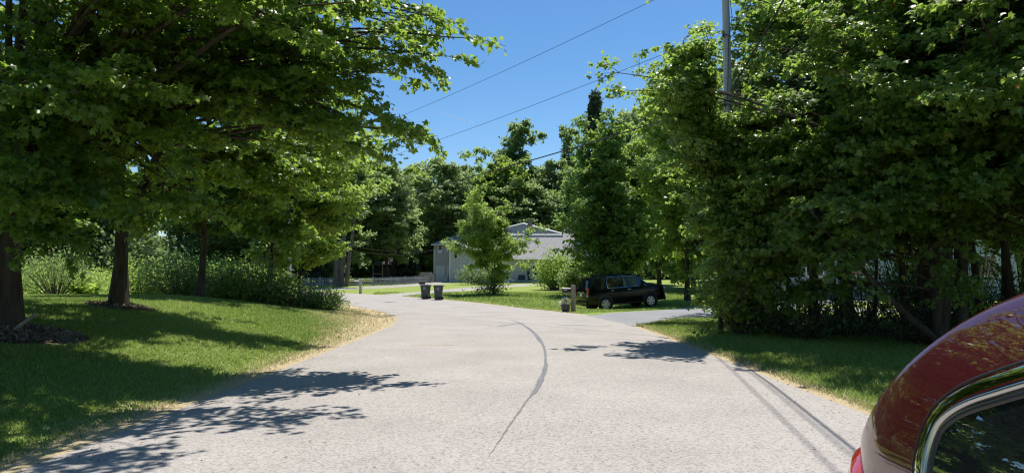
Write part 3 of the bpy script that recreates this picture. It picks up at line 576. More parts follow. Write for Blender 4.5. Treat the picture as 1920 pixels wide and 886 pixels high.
pd = tree('slim_tree', far, 84, 18, (0, 0, 11.0), (4.6, 4.6, 7.6), 95, 8, 6, 5, .38, 'mid', RHOM, trunk=(.26, (.5, 0), .95), zmin=3, sl=.55, tl=.65, shell=.3, lumps=.5, flat=.8, label='x')
pe = conifer('spruce_tree', far, 85, 18, 4.8, 26, 8, .9, label='x')
S0 = (5.6, 18.6)
gl = 'trees of the grove behind the house and the far lawn'
bg(612, 84, 300, 62, pa, S0, 'mid green tree above the left end of the picket fence', gl)
bg(668, 96, 268, 62, pc, S0, 'paler feathery tree topping the grove left of the sky gap', gl)
bg(560, 90, 250, 70, pb, S0, 'dark tree behind the yellow-green lawn maple', gl)
bg(725, 92, 285, 56, pb, S0, 'blue-green tree above the middle of the picket fence', gl)
bg(770, 112, 300, 55, pc, S0, 'feathery tree between the picket fence and the dark crown', gl)
bg(838, 104, 282, 58, pb, S0, 'dark evergreen-looking crown above the left end of the house', gl)
bg(796, 112, 345, 42, pa, S0, 'lower green tree beside the left end of the house', gl)
bg(928, 116, 276, 62, pc, S0, 'rounded light green tree behind the house chimney', gl)
bg(982, 124, 222, 56, pd, (5.6, 18.6), 'tall irregular dark tree rising above the house chimney', gl)
bg(1000, 112, 330, 66, pb, S0, 'dark broad tree directly behind the house roof', gl)
bg(1066, 126, 226, 34, pd, (5.6, 18.6), 'narrow ragged dark tree left of the spruce', gl)
bg(1040, 118, 290, 45, pa, S0, 'mid green tree behind the right roof gable', gl)
bg(1118, 120, 176, 46, pe, (4.2, 18), 'tall blue-green spruce standing above the upright maple', gl)
bg(1185, 96, 186, 50, pa, S0, 'green crown just right of the spruce', gl)
bg(1236, 84, 170, 50, pa, S0, 'tall green tree behind the yellow-green tree', gl)
bg(1300, 74, 150, 66, pc, S0, 'light green tree far behind the utility pole', gl)
bg(880, 120, 300, 46, pa, S0, 'green crown between the dark and the light rounded trees', gl)
g2 = 'distant woodland trees filling the horizon'
for i in range(34):
    px = rnd.uniform(-600, 620) if i % 2 else rnd.uniform(1330, 2700); Y = rnd.uniform(62, 120)
    if -200 < px < 600: Y = max(Y, 80)
    proto = (pa, pb, pc)[i % 3]; bg(px, Y, rnd.uniform(250, 330), rnd.uniform(70, 100)*70/Y+20, proto, S0, 'woodland tree in the distant belt behind the roadside trees', g2)
for i in range(15):
    px = 560+i*40+rnd.uniform(-12, 12); bg(px, rnd.uniform(128, 150), rnd.uniform(300, 345), rnd.uniform(46, 62), (pa, pb)[i % 2], S0, 'lower woodland tree filling the gaps behind the grove', 'lower woodland trees behind the grove')
wf = bush('woodland_bush', at(500, 118), 88, (6, 4, 6), 60, 80, .55, 'dark', RHOM, label='woodland bush in the understory closing the view below the distant trees', group='woodland understory bushes', twig=.16)
for i in range(64):
    px = -500+i*50+rnd.uniform(-15, 15); Y = rnd.uniform(112, 132) if 380 < px < 1360 else rnd.uniform(66, 110)
    if 780 < px < 1150: Y += 12
    c = copy_tree(wf); c.location = at(px, Y); c.rotation_euler[2] = rnd.uniform(0, 6); k = rnd.uniform(.8, 1.3)*Y/105; c.scale = (k*1.15, k, k*1.15)
# behind the viewer, for reflections
for x, y, k in ((-22, -14, .7), (-12, -26, .8), (12, -22, .8), (22, -8, .7), (0, -48, 1), (-30, 2, .8), (30, 8, .9)):
    c = copy_tree(pa); c.location = (x, y, 0); c.rotation_euler[2] = x; c.scale = (k, k, k*.9); c['label'] = 'roadside tree behind the viewer'; c['group'] = 'roadside trees behind the viewer'
for q in (pa, pb, pc, pd, pe): discard(q)
# three-stemmed trunk in front of the fence
tree('triple_trunk_tree', at(632, 77), 91, 21, (0, 0, 13), (4.2, 4, 7), 70, 9, 6, 6, .34, 'mid', RHOM, trunk=(.34, (-1.0, 0), .8), zmin=6, sl=.6, tl=.7, shell=.35, bk=bark_l, stems=[((.45, 0, 0), (.9, 0, 15), .3), ((1.0, .1, 0), (2.4, 0, 14), .24)],
     label='tree with three grey trunks standing at the picket fence')
for i, (px, Y, top, hf) in enumerate([(575, 82, 470, 36), (760, 97, 480, 30)]):
    p = at(px, Y); conifer('small_spruce', p, 95+i, at(px, Y, top)[2]-p[2]+3, hf*Y/F, 22, 8, .5, label=['low dark spruce at the left end of the picket fence', 'low dark spruce behind the picket fence near the house'][i], z0=.04)

# ------------------------------------------------------------------ grass blades (near lawn and verge)
def blades(name, x0, x1, y0, y1, n, hmul, seed, cond, label):
    rg = np.random.default_rng(seed); u = rg.uniform(0, 1, n); y = y0*(y1/y0)**u; x = rg.uniform(x0, x1, n); d = sdist(x, y, RC); k = cond(x, y, d); x, y, d = x[k], y[k], d[k]; n = len(x)
    dw0 = np.where(d < 0, .45+2.7*np.exp(-((y-30)/9)**2), .3); kk = rg.uniform(size=n) < np.clip(((np.abs(d)-HW)/dw0)**2*.9+.08, .08, 1); x, y, d, a0 = x[kk], y[kk], d[kk], 0; n = len(x)
    z = fz(x, y, d); h = hmul*np.clip((np.abs(d)-HW)/.5+.45, .45, 1)*rg.uniform(.5, 1.3, n)*(1+.03*y); wd = .0035*(1+.09*y); a = rg.uniform(0, 6.283, n); le = rg.uniform(.2, 1.5, n)*h; b = rg.uniform(0, 6.283, n)
    B = np.stack([x, y, z-.01], 1); W = np.stack([np.cos(a), np.sin(a), a*0], 1)*wd[:, None]; Tp = B+np.stack([np.cos(b)*le, np.sin(b)*le, h], 1)
    M_ = B+np.stack([np.cos(b)*le*.35, np.sin(b)*le*.35, h*.6], 1)
    V = np.stack([B-W, B+W, M_+W*.8, M_-W*.8, Tp], 1); Fq = np.arange(n)[:, None]*5
    e = np.abs(d)-HW; dw = np.where(d < 0, .45+2.7*np.exp(-((y-30)/9)**2), .3); dr = (rg.uniform(size=n) < np.clip(1.15-e/dw/1.2, .03, .9))
    h = None
    v = np.where(dr, rg.uniform(.8, 1, n), np.clip(rg.normal(.32, .16, n)+.12*np.sin(x*.9+y*.5), 0, .7))
    o = mk(name, V, tris=(Fq+np.array([[3, 2, 4]])), quads=(Fq+np.array([[0, 1, 2, 3]])), mat=grass_b, attrs={'var': np.repeat(v, 5)}); return tag(o, label, 'grass', kind='stuff')
m_, t_, p_ = newmat('grass_blade'); a_ = t_.nodes.new('ShaderNodeAttribute'); a_.attribute_name = 'var'; r_ = t_.nodes.new('ShaderNodeValToRGB'); e_ = r_.color_ramp.elements
e_[0].color = (.14, .215, .038, 1); e_[1].color = (.66, .58, .38, 1); x_ = e_.new(.35); x_.color = (.28, .395, .075, 1); x_ = e_.new(.7); x_.color = (.40, .46, .15, 1); x_ = e_.new(.8); x_.color = (.46, .38, .22, 1)
t_.links.new(a_.outputs['Fac'], r_.inputs[0]); t_.links.new(r_.outputs[0], p_.inputs['Base Color']); p_.inputs['Roughness'].default_value = .6; p_.inputs['Specular IOR Level'].default_value = .3
tr_ = t_.nodes.new('ShaderNodeBsdfTranslucent'); t_.links.new(r_.outputs[0], tr_.inputs[0]); ms_ = t_.nodes.new('ShaderNodeMixShader'); ms_.inputs[0].default_value = .35
t_.links.new(p_.outputs[0], ms_.inputs[1]); t_.links.new(tr_.outputs[0], ms_.inputs[2]); t_.links.new(ms_.outputs[0], t_.nodes['Material Output'].inputs[0]); grass_b = m_
mul = at(4, 12.8)
def condL(x, y, d): return (d < -HW-.02-.05*np.random.default_rng(1).uniform(-1, 1, len(x))) & (x > -y*.78-1.5) & (np.hypot(x-mul[0], (y-mul[1])*1.15) > 1.42) & (np.hypot(x-m2[0], (y-m2[1])*1.15) > .8)
blades('grass', -26, -3.8, 5, 38, 620000, .045, 7, condL, 'short mown green lawn grass on the left bank')
blades('grass', 4.2, 13, 5, 27, 230000, .075, 8, lambda x, y, d: (d > HW) & (x < y*.42+5.5) & (x > 4.2) & (x < 9.5) & (sdist(x, y, D1) > 2.75), 'longer verge grass between the road and the right trees')
blades('grass', -12, 14, 33, 62, 60000, .05, 9, lambda x, y, d: (d > HW+.05) & (np.abs(sdist(x, y, D1)) > 2.8) & (np.abs(sdist(x, y, D2)) > 1.8), 'sunlit grass of the front yard across the road bend')
#PART2
# ================================================================== built things
def at3(px, py, Y): return Vector(at(px, Y, py))
siding = None
def siding_mat(name, c):
    m, t, p = newmat(name); N = t.nodes; L = t.links; tc = N.new('ShaderNodeNewGeometry'); sx = N.new('ShaderNodeSeparateXYZ'); L.new(tc.outputs['Position'], sx.inputs[0])
    mo = N.new('ShaderNodeMath'); mo.operation = 'MULTIPLY'; mo.inputs[1].default_value = 5.5; L.new(sx.outputs['Z'], mo.inputs[0])
    fr = N.new('ShaderNodeMath'); fr.operation = 'FRACT'; L.new(mo.outputs[0], fr.inputs[0])
    b = N.new('ShaderNodeBump'); b.inputs['Strength'].default_value = 1; b.inputs['Distance'].default_value = .03; b.invert = True; L.new(fr.outputs[0], b.inputs['Height']); L.new(b.outputs[0], p.inputs['Normal'])
    r = N.new('ShaderNodeValToRGB'); r.color_ramp.elements[0].position = 0; r.color_ramp.elements[0].color = (*[x*.72 for x in c], 1); r.color_ramp.elements[1].position = .16; r.color_ramp.elements[1].color = (*c, 1); L.new(fr.outputs[0], r.inputs[0])
    L.new(r.outputs[0], p.inputs['Base Color']); p.inputs['Roughness'].default_value = .65; return m
sid = siding_mat('grey_siding', (.52, .515, .51)); sid_b = siding_mat('blue_grey_siding', (.36, .41, .45)); sid_w = siding_mat('pale_siding', (.50, .52, .54))
roof_m = mat('shingles', (.20, .20, .205), .95, nscale=6, col2=(.32, .315, .31), bump=.5, bscale=14, spec=.15)
brick_m = mat('chimney_brick', (.18, .13, .11), .9, nscale=8, col2=(.30, .23, .19), bump=.4)
door_w = mat('white_door', (.70, .72, .74), .45)
concrete = mat('concrete', (.30, .29, .27), .9, noise=.15, nscale=4)
def window(root, base, px0, px1, py0, py1, Y, mull=1, fr=.07):
    a = at3(px0, py1, Y)-base; b = at3(px1, py0, Y)-base; y = a.y-.03; x0, x1, z0, z1 = a.x, b.x, a.z, b.z; f = MB()
    for cx, cz, dx, dz in (((x0+x1)/2, z1, x1-x0+2*fr, fr), ((x0+x1)/2, z0, x1-x0+2*fr, fr)): f.box((cx, y, cz), (dx, .09, dz))
    for cx in (x0-fr/2, x1+fr/2): f.box((cx, y, (z0+z1)/2), (fr, .085, z1-z0-fr))
    if mull: f.box(((x0+x1)/2, y-.003, (z0+z1)/2), (x1-x0, .07, fr*.7))
    w_ = f.build('window', white_p, root); MB().box(((x0+x1)/2, y+.02, (z0+z1)/2), (x1-x0, .02, z1-z0)).build('pane', dglass, w_); return w_
def slab(poly, th):
    """thick roof sheet from a quad/triangle"""
    m = MB(); v = [Vector(p) for p in poly]; n = (v[1]-v[0]).cross(v[2]-v[0]).normalized(); n = n if n.z > 0 else -n; k = len(v); t = v; b = [p-n*th for p in v]
    return m.add(t+b, [tuple(range(k)), tuple(range(2*k-1, k-1, -1))]+[(i, (i+1) % k, (i+1) % k+k, i+k) for i in range(k)])
# --- grey house
hb = Vector(at(930, 95)); house = empty('grey_house', hb, 0, 'grey sided house with garage, chimney and long grey roof behind the airy young tree', 'house')
def hx(px, Y): return at3(px, 500, Y).x-hb.x
def hz(py, Y): return at3(930, py, Y).z-hb.z
def HY(Y): return Y-hb.y
def block(name, px0, px1, Y0, dp, pye, m, bot=-.6):
    x0, x1, z1 = hx(px0, Y0), hx(px1, Y0), hz(pye, Y0); return MB().box(((x0+x1)/2, HY(Y0)+dp/2, (bot+z1)/2), (x1-x0, dp, z1-bot)).build(name, m, house)
block('wall', 813, 938, 97, 9.5, 458, sid); block('wall', 843, 945, 93.5, 3.45, 466, sid); block('wall', 944, 1010.5, 92, 5, 484, sid)
block('wall', 1010.8, 1072, 95.5, 7, 480, sid_b); block('wall', 938.5, 1056, 97.2, 9, 441, sid_b)
rf = []
def P3(px, py, Y): return at3(px, py, Y)-hb
def rp(*pts): return slab(pts, .16).build('roof', roof_m, house)
# hip roof of the tall garage block
e1, e2 = P3(808.5, 457, 96.4), P3(945, 457, 96.4); e3, e4 = Vector((e2.x, e2.y+10.8, e2.z)), Vector((e1.x, e1.y+10.8, e1.z)); r1 = Vector((e1.x+4.9, e1.y+5.4, e1.z+2.35)); r2 = Vector((e2.x+1, e1.y+5.4, e1.z+2.35))
rp(e1, e2, r2, r1); rp(e3, e4, r1, r2); rp(e4, e1, r1)
f1, f2 = P3(839, 465.5, 93.0), P3(948, 465.5, 93.0); rp(f1, f2, f2+Vector((0, 3.9, 1.75)), f1+Vector((2.6, 3.9, 1.75))); rp(f1, f1+Vector((2.6, 3.9, 1.75)), f1+Vector((0, 4.2, 0)))
# long roof, its ridge parallel to the wall
c1, c2 = P3(941, 484, 91.3), P3(1082, 484, 91.3); d2, d1 = P3(1076, 437.5, 98.2), P3(938, 437.5, 98.2); rp(c1, c2, d2, d1)
c3, c4 = d2+Vector((0, 6.5, -3)), d1+Vector((0, 6.5, -3)); rp(d1+Vector((0, .02, -.02)), d2+Vector((0, .02, -.02)), c3, c4)
def gable(px0, pxm, px1, pyt, pyb, Y, dp, m, trim=white_p):
    a, t, b = P3(px0, pyb, Y), P3(pxm, pyt, Y), P3(px1, pyb, Y); D = Vector((0, dp, 0)); g = MB().add([a, t, b, a+D, t+D, b+D], [(0, 1, 2), (5, 4, 3), (0, 3, 4, 1), (1, 4, 5, 2), (2, 5, 3, 0)]); g.build('gable', m, house)
    o = Vector((0, -.35, .12)); rp(a+o+(a-t)*.06, t+o, t+D+o, a+D+o+(a-t)*.06); rp(b+o+(b-t)*.06, t+o, t+D+o, b+D+o+(b-t)*.06)
    for q in (a, b): MB().tube([t+Vector((0, -.4, .02)), q+(q-t)*.06+Vector((0, -.4, .02))], .10, 4).build('rake_trim', trim, house)
gable(905, 981, 1056, 419, 438.5, 101.5, 6, sid_b); gable(1052, 1088, 1124, 407, 437, 106, 8, sid_w)
x0, x1 = hx(1056, 106), hx(1120, 106); MB().box(((x0+x1)/2, HY(110), 2.6), (x1-x0, 7.6, 7)).build('wall', sid_w, house)
cb = MB(); a, b = P3(989, 413, 98.4), P3(998, 413, 98.4); cb.box(((a.x+b.x)/2, a.y, a.z-1.6), (b.x-a.x, .7, 3.2)); cb.box(((a.x+b.x)/2, a.y, a.z+.06), (b.x-a.x+.16, .86, .14)); cb.build('chimney', brick_m, house)
# eaves boards and gutters
for p, q in ((e1, e2), (f1, f2), (c1, c2)): MB().tube([p+Vector((0, -.06, -.10)), q+Vector((0, -.06, -.10))], .085, 6).build('gutter', white_p, house)
for px in (814, 843.6, 944.6, 1010): 
    Yc = 97 if px < 820 else 93.5 if px < 900 else 92; z1 = hz(466, Yc) if px < 900 else hz(485, Yc); MB().box((hx(px, Yc), HY(Yc)-.02, z1/2-.3), (.16, .12, z1+.5)).build('corner_board', white_p, house)
window(house, hb, 823, 828, 458.5+1, 468, 97); window(house, hb, 846.5, 852, 457.5+1.5, 461, 97, 0); window(house, hb, 852, 857, 469, 484, 93.5); window(house, hb, 884, 889, 468, 480, 93.5)
window(house, hb, 861, 866.5, 511, 524, 93.5); window(house, hb, 883, 888, 513, 524, 93.5); window(house, hb, 987, 994, 497, 516, 92); window(house, hb, 999, 1006, 497, 516, 92); window(house, hb, 905, 911, 468, 480, 93.5)
window(house, hb, 1050, 1056, 498, 512, 95.5)
ac = MB().box(P3(825.5, 471.5, 97)+Vector((0, -.25, 0)), (.6, .55, .42)); ac.build('air_conditioner', white_p, house, bevel=.03)
for a_, b_2 in ((817, 834.5), (838, 850)):
    Yd = 97 if a_ < 830 else 97
    p, q = P3(a_, 529.5, Yd), P3(b_2, 498, Yd); q.x = min(q.x, P3(842, 500, 97).x); m = MB(); m.box(((p.x+q.x)/2, p.y-.05, (p.z+q.z)/2), (q.x-p.x, .1, q.z-p.z))
    g = m.build('garage_door', door_w, house)
    fr = MB(); 
    for k in range(1, 4): fr.box(((p.x+q.x)/2, p.y-.105, p.z+(q.z-p.z)*k/4), (q.x-p.x-.1, .02, .035))
    fr.build('panel_line', white_p, g)
p, q = P3(947.5, 533.5, 92), P3(955.5, 509, 92); dr = MB().box(((p.x+q.x)/2, p.y-.05, (p.z+q.z)/2), (q.x-p.x, .1, q.z-p.z)).build('front_door', door_w, house); MB().box(((p.x+q.x)/2, p.y-.11, (p.z+q.z)/2+.3), (.34, .02, .85)).build('pane', dglass, dr); MB().lathe([(.03, 0), (.035, .03), (.02, .05)], (p.x+.08, p.y-.1, (p.z+q.z)/2-.1), 8, 'Y').build('handle', chrome, dr)
MB().box(((p.x+q.x)/2, p.y-.7, p.z-.1), (2.2, 1.3, .2)).build('front_step', concrete, house)
# patio chairs by the wall
def patio_chair(loc, rz, label):
    r = empty('patio_chair', loc, rz, label, 'chair', 'dark patio chairs against the house wall'); navy = mat('navy_fabric', (.02, .03, .06), .7)
    MB().box((0, 0, .42), (.55, .5, .06)).build('seat', navy, r, bevel=.02); MB().box((0, .26, .75), (.55, .06, .66), M=Matrix.Rotation(-.2, 3, 'X')).build('backrest', navy, r, bevel=.02)
    for sx in (-1, 1):
        MB().tube([(sx*.28, -.24, 0), (sx*.28, -.2, .62), (sx*.28, .24, .64)], .02, 6).build('armrest', black_p, r)
        MB().tube([(sx*.28, .28, 0), (sx*.26, .2, .42)], .02, 6).build('leg', black_p, r)
for i, px in enumerate((974, 981, 995)): p = at(px, 90.3); patio_chair(p, i*.5-.4, ['dark patio chair nearest the white front door', 'dark patio chair in the middle below the house window', 'dark patio chair farthest from the white front door'][i])
# leaning white board at the garage
p = Vector(at(835, 96.2)); MB().add([(-.35, 0, 0), (.3, 0, 0), (.3, .05, 0), (-.35, .05, 0), (.22, .35, 1.15), (.3, .35, 1.15), (.3, .4, 1.15), (.22, .4, 1.15)], [(0, 1, 5, 4), (2, 3, 7, 6), (1, 2, 6, 5), (3, 0, 4, 7), (4, 5, 6, 7), (3, 2, 1, 0)]).build('leaning_board', white_p).location = p
tag(bpy.data.objects['leaning_board'], 'white wedge-shaped board leaning on the garage wall', 'board')

# --- picket fence
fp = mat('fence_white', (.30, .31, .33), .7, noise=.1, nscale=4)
FL = smooth_line([at(560, 80)[:2], at(640, 79)[:2], at(700, 80)[:2], at(760, 85)[:2], at(814, 93)[:2]], 2.2)
fence = empty('picket_fence', (FL[0][0], FL[0][1], F1(*FL[0])), 0, 'low white picket fence along the far driveway under the grove', 'fence'); fo = Vector(fence.location)
for i, (a, b) in enumerate(zip(FL[:-1], FL[1:])):
    a3, b3 = Vector((a[0], a[1], F1(*a)))-fo, Vector((b[0], b[1], F1(*b)))-fo; n = max(2, int((b3-a3).length/.19)); m = MB(); ang = math.atan2(b3.y-a3.y, b3.x-a3.x)
    for k in range(n):
        q = a3.lerp(b3, (k+.5)/n); h = .92; m.box(q+Vector((0, 0, h/2)), (.085, .02, h), rz=ang); m.add([q+Vector((s*math.cos(ang)*.042, s*math.sin(ang)*.042, h)) for s in (-1, 1)]+[q+Vector((0, 0, h+.07))], [(0, 1, 2)])
    nrm_ = Vector((-math.sin(ang), math.cos(ang), 0))*.03
    for z in (.25, .72): m.tube([a3+nrm_+Vector((0, 0, z)), b3+nrm_+Vector((0, 0, z))], .03, 4)
    m.build('picket_panel', fp, fence, fix=False); MB().box(a3+Vector((0, 0, .5))+nrm_*2.4, (.1, .1, 1.05), rz=ang).build('post', fp, fence)
# --- yard things behind the fence
wood_t = mat('tan_wood', (.30, .22, .13), .8, nscale=10, col2=(.45, .34, .22), stretch=(1, 1, .2))
p = at(735, 88); pt = empty('picnic_table', p, .4, 'pale wooden picnic table behind the picket fence', 'table')
MB().box((0, 0, .74), (1.8, .75, .05)).build('tabletop', white_p, pt); MB().box((0, -.62, .44), (1.8, .28, .05)).build('bench', white_p, pt); MB().box((0, .62, .44), (1.8, .28, .05)).build('bench', white_p, pt)
for sx in (-.7, .7):
    for sy in (-1, 1): MB().tube([(sx, sy*.7, 0), (sx, sy*.2, .74)], .045, 4).build('leg', white_p, pt)
p = at(708, 91); ps = empty('playset', p, .2, 'wooden play tower with a slide behind the picket fence', 'play equipment'); 
for sx in (-.6, .6):
    for sy in (-.6, .6): MB().box((sx, sy, 1.2), (.1, .1, 2.4)).build('post', wood_t, ps)
MB().box((0, 0, 1.2), (1.4, 1.4, .08)).build('platform', wood_t, ps); rr_ = MB().add([(-.8, -.8, 2.3), (.8, -.8, 2.3), (.8, .8, 2.3), (-.8, .8, 2.3), (0, -.8, 3), (0, .8, 3)], [(0, 1, 4), (2, 3, 5), (0, 4, 5, 3), (1, 2, 5, 4), (3, 2, 1, 0)]); rr_.build('roof', mat('dark_canvas', (.03, .05, .04), .8), ps)
MB().add([(-.6, -.3, 1.2), (-.6, .3, 1.2), (-2.2, .3, .1), (-2.2, -.3, .1), (-.6, -.3, 1.12), (-.6, .3, 1.12), (-2.2, .3, .04), (-2.2, -.3, .04)], [(0, 1, 2, 3), (7, 6, 5, 4), (0, 3, 7, 4), (1, 5, 6, 2), (0, 4, 5, 1), (3, 2, 6, 7)]).build('slide', wood_t, ps)
p = at(798, 92); bt = empty('board_stack', p, .1, 'stack of pale boards on trestles beside the garage', 'boards')
for k in range(4): MB().box((.1*(k % 2), 0, .95+k*.13), (1.9-.12*k, .8, .08), rz=.04*k).build('board', mat('pale_board', (.5, .47, .42), .7), bt)
for sx in (-.6, .6):
    for sy in (-.3, .3): MB().tube([(sx+sy*.3, sy, 0), (sx, sy*.5, .92)], .04, 4).build('leg', wood_t, bt)
p = at(655, 92); sh = empty('garden_shed', at(722, 96), .1, 'small dark garden shed under the trees behind the picket fence', 'shed')
MB().box((0, 0, 1.2), (3, 2.4, 2.4)).build('wall', mat('shed_dark', (.025, .022, .02), .8, noise=.2), sh); MB().add([(-1.7, -1.4, 2.4), (1.7, -1.4, 2.4), (1.7, 1.4, 2.4), (-1.7, 1.4, 2.4), (-1.7, 0, 3.3), (1.7, 0, 3.3)], [(0, 1, 5, 4), (2, 3, 4, 5), (0, 4, 3), (1, 2, 5), (3, 2, 1, 0)]).build('roof', mat('shed_roof', (.03, .03, .03), .9), sh)
dd = MB().box((.3, -1.22, 1.0), (.9, .06, 1.9)).build('door', mat('shed_door', (.08, .07, .06), .8), sh)
# --- second house seen through the right-hand trees
hb2 = Vector(at(1690, 50)); h2 = empty('pale_house', hb2, -.08, 'pale blue-grey house half hidden behind the right roadside wood', 'house')
MB().box((0, 4, 2.2), (16, 8, 5.2)).build('wall', sid_b, h2)
for s in (-1, 1): slab([(-8.6, 4+s*4.6, 4.6), (8.6, 4+s*4.6, 4.6), (8.6, 4, 7.4), (-8.6, 4, 7.4)], .18).build('roof', roof_m, h2)
MB().add([(-8, 0, 4.8), (-8, 8, 4.8), (-8, 4, 7.2), (8, 0, 4.8), (8, 8, 4.8), (8, 4, 7.2)], [(0, 1, 2), (5, 4, 3), (0, 2, 5, 3), (1, 4, 5, 2)]).build('gable', sid_b, h2)
for x in (-6, -3, 3, 6):
    f = MB(); f.box((x, -.03, 2.4), (1.3, .08, 1.6)); w_ = f.build('window', white_p, h2); MB().box((x, -.08, 2.4), (1.1, .02, 1.4)).build('pane', dglass, w_)
dr = MB().box((0, -.05, 1.2), (1, .1, 2.2)).build('front_door', mat('blue_door', (.10, .16, .22), .5), h2); MB().lathe([(.03, 0), (.04, .04)], (.4, -.12, 1.1), 8, 'Y').build('handle', chrome, dr)

# --- mailboxes
def rounded_box(m, c, L_, W_, H_, rz=0):
    prof = [(-W_/2, 0), (W_/2, 0), (W_/2, H_*.55)]+[(W_/2*math.cos(a), H_*.55+H_*.45*math.sin(a)) for a in np.linspace(.3, math.pi-.3, 7)]+[(-W_/2, H_*.55)]; k = len(prof)
    vs = [(x, y, z) for x in (-L_/2, L_/2) for y, z in prof]; M = Matrix.Rotation(rz, 3, 'Z'); vs = [M @ Vector(v)+Vector(c) for v in vs]
    return m.add(vs, [tuple(range(k)), tuple(range(2*k-1, k-1, -1))]+[(i, (i+1) % k, (i+1) % k+k, i+k) for i in range(k)])
p = at(676, 61); r = empty('mailbox', p, 0, 'thick weathered post with thin white paper box at the far driveway corner', 'mailbox')
pm = MB(); pm.box((0, 0, .6), (.22, .22, 1.24)); pm.add([(-.11, -.11, 1.22), (.11, -.11, 1.22), (.11, .11, 1.22), (-.11, .11, 1.22), (-.07, -.07, 1.30), (.07, -.07, 1.30), (.07, .07, 1.30), (-.07, .07, 1.30)], [(0, 1, 5, 4), (1, 2, 6, 5), (2, 3, 7, 6), (3, 0, 4, 7), (4, 5, 6, 7)]); pm.build('post', mat('grey_post', (.34, .32, .29), .85, nscale=9, col2=(.48, .46, .42), stretch=(1, 1, .15), spec=.2), r)
rounded_box(MB(), (-.33, -.02, 1.06), .44, .2, .10).build('box', white_p, r, bevel=.01); MB().box((-.25, 0, .99), (.2, .12, .09)).build('bracket', fp, r)
p = at(791, 54.5); r = empty('mailbox', p, 0, 'black mailbox on a slim black post behind the two wheeled bins', 'mailbox')
MB().box((0, 0, .5), (.09, .09, 1.0)).build('post', wood_g, r); rounded_box(MB(), (0, 0, 1.0), .48, .2, .24).build('box', black_p, r, bevel=.01); MB().box((.12, -.11, 1.16), (.03, .012, .14)).build('flag', mat('red_flag', (.4, .03, .02), .5), r)
p = at(1075, 34.6); r = empty('mailbox', p, 0, 'black mailbox on a thick square weathered post beside the purple planter', 'mailbox')
pm = MB(); pm.box((0, 0, .65), (.225, .225, 1.36)); pm.box((0, 0, 1.345), (.20, .20, .03)); pm.build('post', wood_g, r, bevel=.012)
bx_ = rounded_box(MB(), (-.33, 0, .99), .46, .2, .21).build('box', black_p, r, bevel=.01); MB().box((-.565, 0, 1.08), (.012, .17, .17)).build('door', mat('mailbox_grey', (.25, .25, .25), .5), bx_)
MB().box((-.3, 0, .96), (.42, .15, .05)).build('bracket', wood_g, r); sc_ = MB()
for k in range(5): sc_.tube([(-.47+k*.035, -.104, 1.07+.012*(k % 2)), (-.455+k*.035, -.104, 1.095-.012*(k % 2))], .006, 4)
sc_.tube([(-.48, -.104, 1.105), (-.30, -.104, 1.10)], .005, 4); sc_.build('lettering', white_p, bx_)
# --- planter
p = at(1060.5, 34.3); r = empty('planter', p, 0, 'purple-grey planter pot of white and violet flowers beside the thick mailbox post', 'planter')
MB().lathe([(.15, 0), (.20, .15), (.235, .34), (.25, .36), (.25, .40), (.22, .40), (.21, .33)], k=24).build('pot', mat('plum_pot', (.045, .04, .07), .5), r, smooth=False)
rg_ = np.random.default_rng(5)
def puff(n, c, s, ls, m, nm):
    P = rg_.normal(size=(n, 3))*np.array(s)+np.array(c); T = rg_.normal(size=(n, 3)); N = rg_.normal(size=(n, 3))+np.array([0, -.5, .8]); leaves(rg_, P, T, N, ls, HEXL, nm, m, r)
puff(260, (0, 0, .50), (.13, .12, .08), .09, LM['mid'], 'foliage'); puff(150, (.08, -.04, .60), (.10, .09, .06), .05, mat('petal_yellow', (.75, .70, .35), .6), 'flowers'); puff(170, (-.2, -.05, .46), (.10, .09, .07), .055, mat('petal_white', (.8, .8, .76), .6), 'flowers')
puff(190, (-.0, -.03, .66), (.07, .07, .05), .05, mat('petal_violet', (.20, .16, .34), .6), 'flowers'); puff(120, (.02, -.14, .46), (.10, .05, .04), .06, bpy.data.materials['petal_white'], 'flowers')
mulch_m2 = mat('litter_brown', (.10, .07, .04), .9, nscale=3, col2=(.30, .24, .14))
